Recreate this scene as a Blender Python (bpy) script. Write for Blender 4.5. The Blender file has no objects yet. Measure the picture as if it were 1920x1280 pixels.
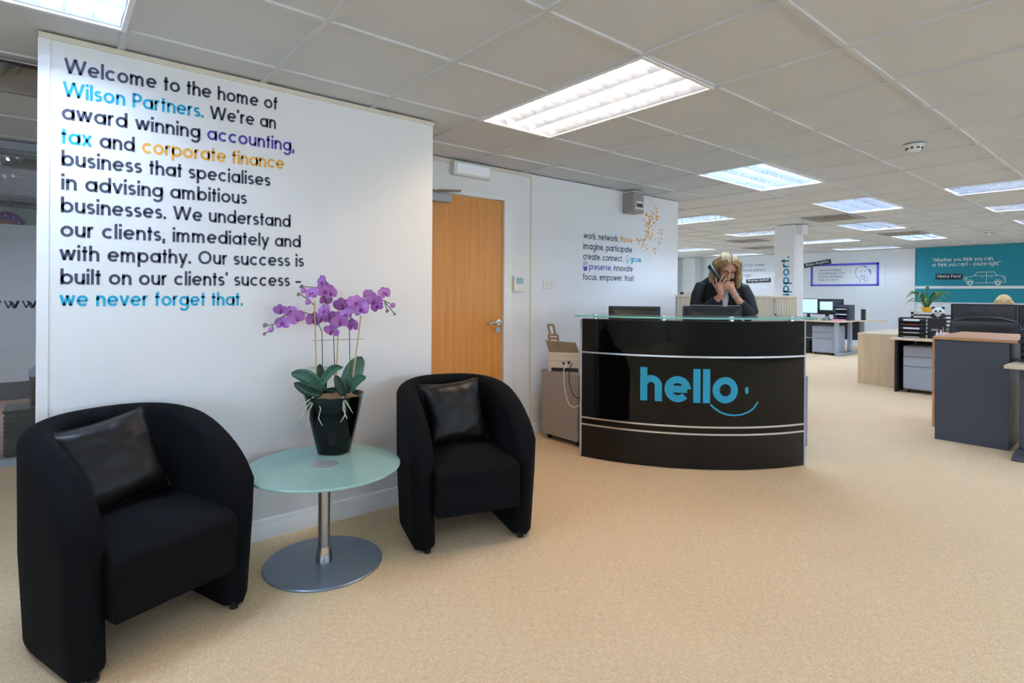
import bpy, math, random, re
from mathutils import Vector, Matrix, noise
random.seed(7)
SC = bpy.context.scene
COL = SC.collection
PI = math.pi
def R(d): return math.radians(d)
def lin(c):
    return tuple(((v/255)/12.92 if v/255 <= .04045 else ((v/255+.055)/1.055)**2.4) for v in c)

# ------------------------------------------------------------------ camera, sky, exposure
YAW = .8915; EYE = 1.2535; CEIL = 2.302
cam = bpy.data.cameras.new('camera'); camo = bpy.data.objects.new('camera', cam); COL.objects.link(camo)
cam.sensor_width = 36; cam.lens = 36*1041.4/1920
cam.shift_x = (960-930.2)/1920; cam.shift_y = (547.9-640)/1920
cam.clip_start = .05; cam.clip_end = 200
camo.matrix_world = Matrix.Translation((0, 0, EYE)) @ Matrix.Rotation(YAW-PI/2, 4, 'Z') @ Matrix.Rotation(PI/2, 4, 'X') @ Matrix.Rotation(.0063, 4, 'Z')
SC.camera = camo
SKY = 9.5; TUBE = 36.0
w = bpy.data.worlds.new('daylight'); SC.world = w; w.use_nodes = True
wb = w.node_tree.nodes['Background']; wb.inputs[0].default_value = (.68, .84, 1.0, 1); wb.inputs[1].default_value = SKY
SC.view_settings.view_transform = 'Standard'; SC.view_settings.look = 'None'
SC.view_settings.gamma = 1; SC.view_settings.use_curve_mapping = False
SC.view_settings.exposure = -.08

# ------------------------------------------------------------------ helpers
class MB:
    def __init__(s): s.v = []; s.f = []; s.m = []
    def add(s, vs, fs, mi=0):
        b = len(s.v); s.v += [tuple(v) for v in vs]
        s.f += [tuple(i+b for i in f) for f in fs]; s.m += [mi]*len(fs); return s
    def box(s, x0, x1, y0, y1, z0, z1, mi=0, M=None):
        vs = [Vector((x, y, z)) for z in (z0, z1) for y in (y0, y1) for x in (x0, x1)]
        if M: vs = [M @ v for v in vs]
        return s.add(vs, [(0, 2, 3, 1), (4, 5, 7, 6), (0, 1, 5, 4), (2, 6, 7, 3), (0, 4, 6, 2), (1, 3, 7, 5)], mi)
    def cbox(s, c, d, mi=0, rot=(0, 0, 0)):
        M = Matrix.Translation(c) @ Matrix.Rotation(rot[2], 4, 'Z') @ Matrix.Rotation(rot[1], 4, 'Y') @ Matrix.Rotation(rot[0], 4, 'X')
        return s.box(-d[0]/2, d[0]/2, -d[1]/2, d[1]/2, -d[2]/2, d[2]/2, mi, M)
    def tube(s, pts, rad, n=8, mi=0, caps=True, flat=1.0):
        pts = [Vector(p) for p in pts]
        if not isinstance(rad, (list, tuple)): rad = [rad]*len(pts)
        t0 = (pts[1]-pts[0]).normalized()
        up = Vector((0, 0, 1)) if abs(t0.z) < .9 else Vector((1, 0, 0))
        a = t0.cross(up).normalized(); vs = []
        for i, p in enumerate(pts):
            t = (pts[min(i+1, len(pts)-1)]-pts[max(i-1, 0)]).normalized()
            a = (a-t*a.dot(t)).normalized(); b = t.cross(a)
            for k in range(n):
                q = 2*PI*k/n; vs.append(p+(a*math.cos(q)+b*math.sin(q)*flat)*rad[i])
        fs = [(i*n+k, i*n+(k+1) % n, (i+1)*n+(k+1) % n, (i+1)*n+k) for i in range(len(pts)-1) for k in range(n)]
        if caps: fs += [tuple(range(n-1, -1, -1)), tuple(range((len(pts)-1)*n, len(pts)*n))]
        return s.add(vs, fs, mi)
    def lathe(s, prof, n=32, c=(0, 0, 0), mi=0, sup=None):
        vs = []
        for r, z in prof:
            for k in range(n):
                q = 2*PI*k/n; co, si = math.cos(q), math.sin(q); rr = r
                if sup: rr = r/((abs(co)**sup+abs(si)**sup)**(1/sup))
                vs.append((c[0]+rr*co, c[1]+rr*si, c[2]+z))
        m = len(prof)
        fs = [(i*n+k, i*n+(k+1) % n, (i+1)*n+(k+1) % n, (i+1)*n+k) for i in range(m-1) for k in range(n)]
        fs += [tuple(range(n-1, -1, -1)), tuple(range((m-1)*n, m*n))]
        return s.add(vs, fs, mi)
    def prism(s, poly, z0, z1, mi=0, M=None):
        n = len(poly); vs = [Vector((x, y, z0)) for x, y in poly]+[Vector((x, y, z1)) for x, y in poly]
        if M: vs = [M @ v for v in vs]
        return s.add(vs, [tuple(range(n-1, -1, -1)), tuple(range(n, 2*n))]+[(i, (i+1) % n, n+(i+1) % n, n+i) for i in range(n)], mi)
    def ell(s, c, r, rot=None, nu=16, nv=10, mi=0):
        vs = []; c = Vector(c)
        for j in range(1, nv):
            t = PI*j/nv
            for i in range(nu):
                q = 2*PI*i/nu; v = Vector((r[0]*math.sin(t)*math.cos(q), r[1]*math.sin(t)*math.sin(q), -r[2]*math.cos(t)))
                vs.append(c+(rot @ v if rot else v))
        for z in (-1, 1):
            v = Vector((0, 0, z*r[2])); vs.append(c+(rot @ v if rot else v))
        B = (nv-1)*nu; fs = [(j*nu+i, j*nu+(i+1) % nu, (j+1)*nu+(i+1) % nu, (j+1)*nu+i) for j in range(nv-2) for i in range(nu)]
        fs += [(B, (i+1) % nu, i) for i in range(nu)]+[(B+1, (nv-2)*nu+i, (nv-2)*nu+(i+1) % nu) for i in range(nu)]
        return s.add(vs, fs, mi)
    def disc(s, pts, mi=0): return s.add(pts, [tuple(range(len(pts)))], mi)
def obj(name, mb, mats, parent=None, bev=0, seg=2, ang=40, loc=None):
    me = bpy.data.meshes.new(name); me.from_pydata([tuple(v) for v in mb.v], [], mb.f)
    for m in (mats if isinstance(mats, (list, tuple)) else [mats]): me.materials.append(m)
    me.polygons.foreach_set('material_index', mb.m)
    me.polygons.foreach_set('use_smooth', [True]*len(mb.f)); me.update()
    me.set_sharp_from_angle(angle=R(ang))
    o = bpy.data.objects.new(name, me); COL.objects.link(o)
    if parent: o.parent = parent
    if loc: o.location = loc
    if bev:
        b = o.modifiers.new('bevel', 'BEVEL'); b.width = bev; b.segments = seg; b.limit_method = 'ANGLE'; b.angle_limit = R(40); b.harden_normals = False
    return o
def tag(o, label, cat, group=None, kind=None):
    if label: o['label'] = label
    if cat: o['category'] = cat
    if group: o['group'] = group
    if kind: o['kind'] = kind
    return o
def thing(name, label, cat, loc=(0, 0, 0), rz=0, group=None):
    o = bpy.data.objects.new(name, None); COL.objects.link(o); o.empty_display_size = .1
    o.location = loc; o.rotation_euler = (0, 0, rz)
    return tag(o, label, cat, group)
def struct(name, mb, mats, label=None, bev=0, parent=None):
    o = obj(name, mb, mats, parent, bev)
    if not parent:
        o['kind'] = 'structure'
        if label: o['label'] = label
    return o
def dup(root, loc, rz, label=None, name=None):
    r = root.copy(); COL.objects.link(r); r.location = loc; r.rotation_euler = (0, 0, rz)
    if label: r['label'] = label
    for ch in list(root.children):
        c = ch.copy(); COL.objects.link(c); c.parent = r
        for g in list(ch.children):
            d = g.copy(); COL.objects.link(d); d.parent = c
    return r

def mat(name, col, rough=.5, metal=0., spec=.5, vary=.05, nscale=(12, 12, 12), bump=0., coat=0., col2=None, sheen=0.):
    m = bpy.data.materials.new(name); m.use_nodes = True; nt = m.node_tree; b = nt.nodes['Principled BSDF']
    b.inputs['Roughness'].default_value = rough; b.inputs['Metallic'].default_value = metal
    b.inputs['Specular IOR Level'].default_value = spec; b.inputs['Coat Weight'].default_value = coat
    if sheen: b.inputs['Sheen Weight'].default_value = sheen; b.inputs['Sheen Roughness'].default_value = .5
    tc = nt.nodes.new('ShaderNodeTexCoord'); mp = nt.nodes.new('ShaderNodeMapping'); mp.inputs['Scale'].default_value = nscale
    nz = nt.nodes.new('ShaderNodeTexNoise'); nz.inputs['Scale'].default_value = 1; nz.inputs['Detail'].default_value = 4
    nt.links.new(tc.outputs['Object'], mp.inputs[0]); nt.links.new(mp.outputs[0], nz.inputs['Vector'])
    c1 = lin(col); rp = nt.nodes.new('ShaderNodeValToRGB')
    if col2: lo, hi = lin(col), lin(col2)
    else: lo, hi = tuple(v*(1-vary) for v in c1), tuple(min(1, v*(1+vary)) for v in c1)
    rp.color_ramp.elements[0].position = .3; rp.color_ramp.elements[1].position = .7
    rp.color_ramp.elements[0].color = lo+(1,); rp.color_ramp.elements[1].color = hi+(1,)
    nt.links.new(nz.outputs['Fac'], rp.inputs[0]); nt.links.new(rp.outputs[0], b.inputs['Base Color'])
    if bump:
        bp = nt.nodes.new('ShaderNodeBump'); bp.inputs['Strength'].default_value = bump; bp.inputs['Distance'].default_value = .002
        nt.links.new(nz.outputs['Fac'], bp.inputs['Height']); nt.links.new(bp.outputs[0], b.inputs['Normal'])
    return m
def glow(name, col, s, col2=None, nscale=8):
    m = bpy.data.materials.new(name); m.use_nodes = True; nt = m.node_tree; b = nt.nodes['Principled BSDF']
    b.inputs['Base Color'].default_value = lin(col)+(1,); b.inputs['Emission Strength'].default_value = s
    b.inputs['Emission Color'].default_value = lin(col)+(1,)
    return m

# ------------------------------------------------------------------ materials
M = {}
M['wall'] = mat('wall_paint', (226, 227, 228), .75, vary=.015, nscale=(3, 3, 3), bump=.02)
M['wall_far'] = mat('wall_paint_far', (222, 228, 232), .75, vary=.015, nscale=(2, 2, 2))
M['cream'] = mat('cream_trim', (214, 206, 188), .6, vary=.05)
M['white'] = mat('white_gloss_trim', (228, 229, 230), .35, vary=.02)
M['plastic_white'] = mat('white_plastic', (222, 222, 218), .4, vary=.02)
M['tile'] = mat('mineral_fibre_tile', (209, 212, 215), .9, vary=.03, nscale=(260, 260, 260), bump=.25)
M['tbar'] = mat('grid_bar', (206, 208, 210), .6, vary=.02)
M['teal'] = mat('teal_paint', (0, 128, 148), .6, vary=.03, nscale=(2, 2, 2))
M['teal_vinyl'] = mat('teal_vinyl', (0, 140, 178), .5, vary=.02)
M['cyan_vinyl'] = mat('cyan_vinyl', (0, 160, 200), .55, vary=.02)
M['dark_vinyl'] = mat('dark_vinyl', (52, 56, 76), .55, vary=.04)
M['purple_vinyl'] = mat('purple_vinyl', (82, 66, 160), .55, vary=.04)
M['orange_vinyl'] = mat('orange_vinyl', (228, 164, 58), .55, vary=.04)
M['grey_vinyl'] = mat('grey_vinyl', (118, 122, 148), .55, vary=.04)
M['blue_vinyl'] = mat('blue_vinyl', (70, 74, 196), .55, vary=.04)
M['white_vinyl'] = mat('white_vinyl', (226, 232, 232), .55, vary=.02)
M['black_vinyl'] = mat('black_vinyl', (22, 26, 38), .5, vary=.05)
M['chair'] = mat('black_weave', (8, 9, 12), .95, spec=.15, vary=.35, nscale=(420, 420, 420), bump=.4)
M['satin'] = mat('black_satin', (11, 11, 12), .45, spec=.3, vary=.2, nscale=(20, 20, 20), bump=.2)
M['black'] = mat('black_plastic', (22, 22, 24), .42, vary=.08)
M['black_matt'] = mat('black_matt', (20, 21, 24), .7, vary=.1)
M['dark_blue_plastic'] = mat('navy_black_plastic', (24, 27, 36), .45, vary=.08)
M['gloss_black'] = mat('black_lacquer', (5, 5, 6), .05, vary=.1, spec=.27)
M['satin_black'] = mat('black_laminate', (13, 12, 12), .3, vary=.1, spec=.3)
M['chrome'] = mat('chrome', (205, 206, 208), .15, metal=1, vary=.02)
M['steel'] = mat('brushed_steel', (176, 180, 186), .34, metal=1, vary=.06, nscale=(4, 4, 200))
M['plate'] = mat('grey_powdercoat', (132, 144, 160), .38, metal=.55, vary=.03)
M['alu'] = mat('satin_aluminium', (214, 218, 224), .28, metal=1, vary=.02)
M['hub'] = mat('spun_steel', (208, 214, 220), .42, metal=.7, vary=.08, nscale=(40, 2, 2))
M['grey_metal'] = mat('grey_metal', (148, 141, 136), .5, vary=.02)
M['silver_paint'] = mat('silver_grey_paint', (158, 164, 176), .45, vary=.02)
M['charcoal'] = mat('charcoal_laminate', (62, 66, 78), .55, vary=.03)
M['maple'] = mat('maple_laminate', (222, 198, 164), .45, col2=(206, 178, 142), nscale=(14, 14, 1.2))
M['maple_top'] = mat('maple_top_laminate', (224, 206, 178), .4, col2=(210, 190, 160), nscale=(14, 1.4, 14))
M['tambour'] = mat('maple_tambour', (220, 208, 184), .5, col2=(206, 192, 166), nscale=(60, 60, 1))
M['beech'] = mat('beech_edge', (186, 138, 98), .45, col2=(166, 118, 82), nscale=(14, 2, 14))
M['oak'] = mat('oak_veneer', (204, 142, 66), .42, col2=(190, 124, 50), nscale=(26, 26, 1.1))
M['beige'] = mat('beige_plastic', (204, 194, 178), .5, vary=.03)
M['taupe'] = mat('taupe_plastic', (146, 128, 106), .5, vary=.04)
M['paper'] = mat('paper', (232, 234, 240), .8, vary=.03)
M['pink'] = mat('pink_paper', (226, 130, 170), .7, vary=.05)
M['blue_plastic'] = mat('blue_plastic', (48, 66, 200), .4, vary=.08)
M['yellow'] = mat('yellow_glaze', (232, 176, 30), .4, vary=.05)
M['red'] = mat('red_plastic', (170, 40, 50), .5, vary=.05)
M['green'] = mat('plant_green', (48, 92, 40), .5, col2=(74, 120, 52))
M['skin'] = mat('skin', (206, 150, 128), .5, vary=.06, nscale=(20, 20, 20))
M['blond'] = mat('blond_hair', (186, 160, 112), .65, col2=(116, 88, 54), nscale=(110, 60, 9), bump=.5)
M['blond2'] = mat('fair_hair', (214, 188, 140), .5, col2=(180, 150, 100), nscale=(60, 60, 10), bump=.4)
M['jacket'] = mat('black_suiting', (18, 20, 27), .8, vary=.15, nscale=(60, 60, 60))
M['shirt'] = mat('white_shirt', (205, 205, 214), .8, vary=.04)
M['orchid'] = mat('orchid_petal', (164, 92, 180), .55, col2=(188, 128, 202), nscale=(30, 30, 30))
M['orchid_lip'] = mat('orchid_lip', (134, 32, 110), .5, vary=.1)
M['bud'] = mat('orchid_bud', (112, 110, 96), .5, col2=(140, 110, 130), nscale=(40, 40, 40))
M['leaf'] = mat('orchid_leaf', (52, 92, 76), .38, col2=(74, 116, 96), nscale=(14, 14, 14))
M['leaf_dark'] = mat('orchid_leaf_dark', (34, 60, 50), .42, col2=(44, 74, 60), nscale=(14, 14, 14))
M['cane'] = mat('bamboo_cane', (196, 164, 112), .6, vary=.1)
M['stem'] = mat('flower_stem', (74, 96, 66), .6, vary=.1)
M['root'] = mat('aerial_root', (176, 182, 160), .7, vary=.1)
M['moss'] = mat('bark_moss', (120, 92, 58), .9, vary=.4, nscale=(90, 90, 90), bump=.8)
M['terracotta'] = mat('terracotta_carpet', (150, 116, 96), .95, vary=.12, nscale=(30, 30, 30))
M['screen_grey'] = mat('grey_screen_fabric', (214, 211, 214), .85, vary=.03)
M['screen_dark'] = mat('dark_plinth', (56, 60, 68), .7, vary=.05)
M['clock'] = mat('purple_clock', (146, 58, 160), .5, vary=.05)
M['orange'] = mat('orange_face', (226, 120, 84), .6, vary=.05)
M['lamp_white'] = mat('lamp_housing', (236, 238, 242), .5, vary=.01)
M['lit_screen'] = glow('lit_screen', (170, 205, 240), .9)
M['tube_day'] = glow('daylight_tube', (222, 236, 255), TUBE)
M['tube_white'] = glow('white_tube', (255, 246, 236), TUBE)
M['tube_warm'] = glow('warm_tube', (255, 222, 186), 46)
M['tube_blue'] = glow('cool_tube', (206, 228, 255), 84)
M['emer'] = glow('lamp_diffuser', (226, 232, 240), .12)
M['alu_day'] = mat('mirror_louvre', (216, 228, 246), .28, metal=.84, vary=.03)
M['louvre'] = mat('bright_louvre', (238, 238, 240), .3, metal=.84, vary=.02)

def carpet():
    m = bpy.data.materials.new('woven_carpet'); m.use_nodes = True; nt = m.node_tree; b = nt.nodes['Principled BSDF']; L = nt.links.new
    b.inputs['Roughness'].default_value = .95; b.inputs['Specular IOR Level'].default_value = .15
    tc = nt.nodes.new('ShaderNodeTexCoord')
    def nz(scale, detail, rot=0):
        mp = nt.nodes.new('ShaderNodeMapping'); mp.inputs['Scale'].default_value = scale; mp.inputs['Rotation'].default_value = (0, 0, rot)
        n = nt.nodes.new('ShaderNodeTexNoise'); n.inputs['Scale'].default_value = 1; n.inputs['Detail'].default_value = detail
        L(tc.outputs['Object'], mp.inputs[0]); L(mp.outputs[0], n.inputs['Vector']); return n.outputs['Fac']
    a = nz((300, 34, 1), 2); c = nz((34, 300, 1), 2); f = nz((300, 300, 1), 2); big = nz((1.3, 1.3, 1), 3)
    def mth(op, x, y):
        n = nt.nodes.new('ShaderNodeMath'); n.operation = op
        for k, q in enumerate((x, y)):
            if isinstance(q, (int, float)): n.inputs[k].default_value = q
            else: L(q, n.inputs[k])
        return n.outputs[0]
    s = mth('ADD', mth('MAXIMUM', a, c), mth('MULTIPLY', f, .5)); s = mth('ADD', s, mth('MULTIPLY', big, .12))
    rp = nt.nodes.new('ShaderNodeValToRGB'); e = rp.color_ramp.elements
    e[0].position = .68; e[1].position = 1.08
    e[0].color = lin((204, 173, 133))+(1,); e[1].color = lin((235, 211, 177))+(1,)
    L(s, rp.inputs[0]); L(rp.outputs[0], b.inputs['Base Color'])
    bp = nt.nodes.new('ShaderNodeBump'); bp.inputs['Strength'].default_value = .25; bp.inputs['Distance'].default_value = .002
    L(s, bp.inputs['Height']); L(bp.outputs[0], b.inputs['Normal']); return m
M['carpet'] = carpet()
def glassy(name, tint, transp, diff, rough=.03):
    m = bpy.data.materials.new(name); m.use_nodes = True; nt = m.node_tree; L = nt.links.new
    nt.nodes.remove(nt.nodes['Principled BSDF']); out = nt.nodes['Material Output']
    tr = nt.nodes.new('ShaderNodeBsdfTransparent'); tr.inputs[0].default_value = tint+(1,)
    df = nt.nodes.new('ShaderNodeBsdfPrincipled'); df.inputs['Base Color'].default_value = diff+(1,); df.inputs['Roughness'].default_value = .6
    nzn = nt.nodes.new('ShaderNodeTexNoise'); nzn.inputs['Scale'].default_value = 30; nzn.inputs['Detail'].default_value = 2
    mpr = nt.nodes.new('ShaderNodeMapRange'); mpr.inputs['To Min'].default_value = transp-.02; mpr.inputs['To Max'].default_value = transp+.02
    L(nzn.outputs['Fac'], mpr.inputs['Value'])
    gl = nt.nodes.new('ShaderNodeBsdfGlossy'); gl.inputs['Roughness'].default_value = rough
    mx = nt.nodes.new('ShaderNodeMixShader'); L(mpr.outputs[0], mx.inputs[0]); L(df.outputs[0], mx.inputs[1]); L(tr.outputs[0], mx.inputs[2])
    fr = nt.nodes.new('ShaderNodeFresnel'); fr.inputs[0].default_value = 1.45
    m2 = nt.nodes.new('ShaderNodeMixShader'); L(fr.outputs[0], m2.inputs[0]); L(mx.outputs[0], m2.inputs[1]); L(gl.outputs[0], m2.inputs[2])
    L(m2.outputs[0], out.inputs[0]); return m
M['glass'] = glassy('clear_glass', (.94, .97, .97), .97, (.8, .9, .9))
M['frosted'] = glassy('frosted_green_glass', (.84, .97, .94), .38, lin((188, 236, 226)), .03)
M['glass_edge'] = glassy('green_glass_edge', (.5, .85, .82), .2, lin((120, 196, 190)), .1)

# ------------------------------------------------------------------ lettering built from strokes
def arc(cx, cy, r, a0, a1, n=14, rx=None):
    rx = rx or r
    return [(cx+rx*math.cos(R(a0+(a1-a0)*i/n)), cy+r*math.sin(R(a0+(a1-a0)*i/n))) for i in range(n+1)]
ASC = 1.42
def glyph(ch, w):
    r = .5-w/2; h = w/2; A = ASC; Cp = 1.36; D = -.42; O = [(arc(.5, .5, r, 0, 360, 28)[:-1], True)]
    def ln(*p): return (list(p), False)
    rn = .42-h
    if ch == 'o': return 1.0, O
    if ch == 'a': return 1.0, O+[ln((1-h, 0), (1-h, 1))]
    if ch == 'b': return 1.0, O+[ln((h, 0), (h, A))]
    if ch == 'd': return 1.0, O+[ln((1-h, 0), (1-h, A))]
    if ch == 'p': return 1.0, O+[ln((h, D), (h, 1))]
    if ch == 'q': return 1.0, O+[ln((1-h, D), (1-h, 1))]
    if ch == 'g': return 1.0, O+[([(1-h, 1)]+arc(.5, -.02, r*.94, 0, -150, 12, r), False)]
    if ch == 'c': return .92, [(arc(.5, .5, r, 46, 314, 20), False)]
    if ch == 'e': return 1.0, [([(.5-r+.0, .5), (.5+r, .5)], False), (arc(.5, .5, r, 0, 318, 24), False)]
    if ch == 'f': return .5, [([(.2, 0)]+[(.2, A-.26)]+arc(.2+.22, A-.22-h, .22, 180, 95, 6), False), ln((0, 1-h), (.48, 1-h))]
    if ch == 'h': return .84, [ln((h, 0), (h, A)), (arc(.42, 1-h-rn, rn, 180, 0, 12)+[(.84-h, 0)], False)]
    if ch == 'n': return .84, [ln((h, 0), (h, 1)), (arc(.42, 1-h-rn, rn, 180, 0, 12)+[(.84-h, 0)], False)]
    if ch == 'm':
        q = .36-h
        return 1.36, [ln((h, 0), (h, 1)), (arc(.36, 1-h-q, q, 180, 0, 10)+[(.72-h, 0)], False), (arc(1.02-h*1.1, 1-h-q, q, 180, 0, 10)+[(1.38-h*2.1, 0)], False)]
    if ch == 'u': return .84, [ln((.84-h, 0), (.84-h, 1)), ([(h, 1)]+arc(.42, h+rn, rn, 180, 360, 12), False)]
    if ch == 'r': return .52, [ln((h, 0), (h, 1)), (arc(h+.3, .62, .3, 180, 78, 8), False)]
    if ch == 'i': return w, [ln((h, 0), (h, 1)), ln((h, 1.17), (h, 1.17+w*1.15))]
    if ch == 'l': return w, [ln((h, 0), (h, A))]
    if ch == 'j': return w, [ln((h, D), (h, 1)), ln((h, 1.17), (h, 1.17+w))]
    if ch == 't': return .46, [ln((.22, 0), (.22, 1.32)), ln((0, 1-h), (.45, 1-h))]
    if ch == 'k': return .78, [ln((h, 0), (h, A)), ln((h, .4), (.68, 1)), ln((.28, .6), (.72, 0))]
    if ch == 's' or ch == 'S':
        k = 1.36 if ch == 'S' else 1; q = (k-w)/4
        return .68*k, [(arc(.34*k, k-h-q, q, 35, 270, 12, q*1.15)+arc(.34*k, h+q, q, 90, -145, 12, q*1.2), False)]
    if ch == 'v': return .84, [ln((.08, 1), (.42, .04), (.76, 1))]
    if ch == 'w': return 1.26, [ln((.08, 1), (.36, .06), (.63, .98), (.90, .06), (1.18, 1))]
    if ch == 'x': return .8, [ln((.08, 1), (.72, 0)), ln((.72, 1), (.08, 0))]
    if ch == 'y': return .84, [ln((.08, 1), (.43, .06)), ln((.78, 1), (.24, -.42))]
    if ch == 'z': return .74, [ln((.05, 1-h), (.66, 1-h), (.06, h), (.68, h))]
    if ch == 'W': return 1.78, [ln((.08, Cp), (.46, .05), (.88, Cp), (1.30, .05), (1.70, Cp))]
    if ch == 'P': return .84, [ln((h, 0), (h, Cp)), ([(h, Cp-h), (.45, Cp-h)]+arc(.45, Cp-h-.31, .31, 90, -90, 10)+[(h, Cp-h-.62)], False)]
    if ch == 'B': return .84, [ln((h, 0), (h, Cp)), ([(h, Cp-h), (.42, Cp-h)]+arc(.42, Cp-h-.29, .29, 90, -90, 8)+[(h, Cp-h-.58)], False), (arc(.45, h+.32, .32, 90, -90, 8)+[(h, h)], False)]
    if ch == 'O': return 1.42, [(arc(.71, .68, .68-h, 0, 360, 30)[:-1], True)]
    if ch == 'H': return 1.04, [ln((h, 0), (h, Cp)), ln((1.04-h, 0), (1.04-h, Cp)), ln((h, .7), (1.04-h, .7))]
    if ch == 'F': return .72, [ln((h, 0), (h, Cp-h), (.72, Cp-h)), ln((h, .7), (.64, .7))]
    if ch == 'M': return 1.3, [ln((h, 0), (h+.06, Cp), (.65, .2), (1.24-h, Cp), (1.3-h, 0))]
    if ch == 'A': return 1.2, [ln((.06, 0), (.6, Cp), (1.14, 0)), ln((.3, .46), (.9, .46))]
    if ch == '.': return w*1.1, [ln((h, 0), (h, w*1.15))]
    if ch == ',': return w*1.1, [ln((h, w*1.1), (h*.7, -.22))]
    if ch in "'’": return w, [ln((h, A), (h*.6, A-.36))]
    if ch in '“”"': return w*2.4, [ln((h, A), (h*.6, A-.32)), ln((h+w*1.5, A), (h*.6+w*1.5, A-.32))]
    if ch in '–-': return .72, [ln((0, .5), (.7, .5))]
    return .42, []
def ribbon(mb, pts, w, closed, F, mi=0, maxlen=None):
    P = [Vector(p) for p in pts]
    if not closed:
        for i in range(1, len(P)-1):
            if (P[i]-P[i-1]).normalized().dot((P[i+1]-P[i]).normalized()) < .2:
                ribbon(mb, P[:i+1], w, False, F, mi, maxlen); ribbon(mb, P[i:], w, False, F, mi, maxlen); return
    if maxlen:
        Q = []
        for i in range(len(P)-(0 if closed else 1)):
            a, b = P[i], P[(i+1) % len(P)]; n = max(1, int((b-a).length/maxlen)+1)
            Q += [a.lerp(b, k/n) for k in range(n)]
        P = Q if closed else Q+[P[-1]]
    n = len(P); vs = []
    for i in range(n):
        a = P[i-1] if (i > 0 or closed) else None; b = P[(i+1) % n] if (i < n-1 or closed) else None
        d1 = (P[i]-a).normalized() if a is not None else None; d2 = (b-P[i]).normalized() if b is not None else None
        if d1 is None: d1 = d2
        if d2 is None: d2 = d1
        n1 = Vector((-d1.y, d1.x)); n2 = Vector((-d2.y, d2.x)); nn = n1+n2
        if nn.length < .3: nn = n1*1.0
        nn = nn.normalized(); k = min(1.8, 1/max(.35, nn.dot(n1)))
        vs += [F(*(P[i]+nn*w/2*k)), F(*(P[i]-nn*w/2*k))]
    m = n if closed else n-1
    mb.add(vs, [(2*i, 2*((i+1) % n), 2*((i+1) % n)+1, 2*i+1) for i in range(m)], mi)
def text_len(s, w, tr): 
    x = 0
    for c in s: x += glyph(c, w)[0]+tr
    return x-tr
def write(runs, F, size, w, width=None, tr=.14, sx=1.0, maxlen=None):
    """runs: [(text, mesh builder, material index)]; F(u, v) maps lettering units on to the surface"""
    full = ''.join(r[0] for r in runs); L = text_len(full, w, tr)*size
    if width: sx = width/L
    x = 0
    for s, mb, mi in runs:
        for c in s:
            a, st = glyph(c, w)
            for pts, cl in st:
                q = [((x+p[0])*size*sx, p[1]*size) for p in pts]
                ribbon(mb, q, w*size*(sx*.5+.5), cl, F, mi, maxlen)
            x += a+tr
    return L*sx
def on_y(x0, y, z0, dz=0): return lambda u, v: (x0+u, y, z0+v+dz*u)      # text on a wall facing -y
def on_x(x, y0, z0, dz=0): return lambda u, v: (x, y0-u, z0+v+dz*u)      # text on a wall facing -x

# ------------------------------------------------------------------ setting
GX0, GY0 = .843, 1.5075
XA, XB, YA, YB = GX0-.6*10, GX0+.6*24, GY0-.6*11, GY0+.6*15
lights = [  # i0, j0, along ('x' or 'y'), tint
    (-3, 1, 'x', 3), (2, 0, 'y', 2), (6, 1, 'x', 0), (10, 1, 'x', 1), (14, 2, 'x', 1), (18, 2, 'x', 0),
    (10, -2, 'y', 1), (13, -2, 'y', 1), (16, -2, 'y', 1), (10, 4, 'y', 0), (14, 4, 'y', 1), (18, 4, 'y', 0), (22, 4, 'y', 1), (18, 9, 'y', 1),
    (-3, -4, 'x', 1), (2, -5, 'y', 0), (6, -6, 'x', 0), (10, -7, 'y', 1), (14, -7, 'y', 1), (20, -2, 'y', 1), (14, 9, 'y', 1), (22, 9, 'y', 1), (20, -7, 'y', 1), (-6, 9, 'y', 1), (-1, 8, 'y', 1), (-4, 7, 'y', 1)]  # unseen lights added for lighting, the end ones to brighten the back room
vents = [(12, 2), (17, 2), (-2, 3), (-2, 7), (16, 6), (19, 7)]
cells = set()
for i, j, d, t in lights:
    cells.add((i, j)); cells.add((i+1, j) if d == 'x' else (i, j+1))
for c in vents: cells.add(c)
mb = MB()
for i in range(-10, 24):
    for j in range(-11, 15):
        if (i, j) in cells: continue
        x, y = GX0+.6*i, GY0+.6*j
        dz = random.uniform(0, .0025); z = CEIL+.009
        mb.add([(x, y, z+dz), (x, y+.6, z+random.uniform(0, .002)), (x+.6, y+.6, z+dz), (x+.6, y, z+random.uniform(0, .002))], [(0, 1, 2, 3)], 0)
mid_x = {(i, j+1) for i, j, d, t in lights if d == 'y'}; mid_y = {(i+1, j) for i, j, d, t in lights if d == 'x'}
for j in range(-11, 16):
    for i in range(-10, 24):
        if (i, j) not in mid_x: mb.box(GX0+.6*i+.0121, GX0+.6*i+.5879, GY0+.6*j-.012, GY0+.6*j+.012, CEIL+.0004, CEIL+.03, 1)
for i in range(-10, 25):
    for j in range(-11, 15):
        if (i, j) not in mid_y: mb.box(GX0+.6*i-.012, GX0+.6*i+.012, GY0+.6*j-.012, GY0+.6*j+.5879, CEIL, CEIL+.03, 1)
struct('ceiling', mb, [M['tile'], M['tbar']])
struct('floor', MB().box(XA, XB, YA, 5.3, -.1, 0).box(.9, XB, 5.3, YB, -.1, 0), M['carpet'])
struct('floor_back_room', MB().box(XA, .9, 5.3, YB, -.1, 0), M['terracotta'])
struct('wall_welcome', MB().box(-.03, 1.85, 2.924, 3.02, 0, 2.278).box(1.752, 1.85, 3.02, 3.64, 0, 2.278), M['wall'])
struct('trim_1', MB().box(-.034, 1.856, 2.918, 3.026, 2.278, CEIL-.001), M['cream'])
struct('trim_2', MB().box(-.036, .004, 2.919, 3.024, 0, 2.278), M['white'], bev=.002)
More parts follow.
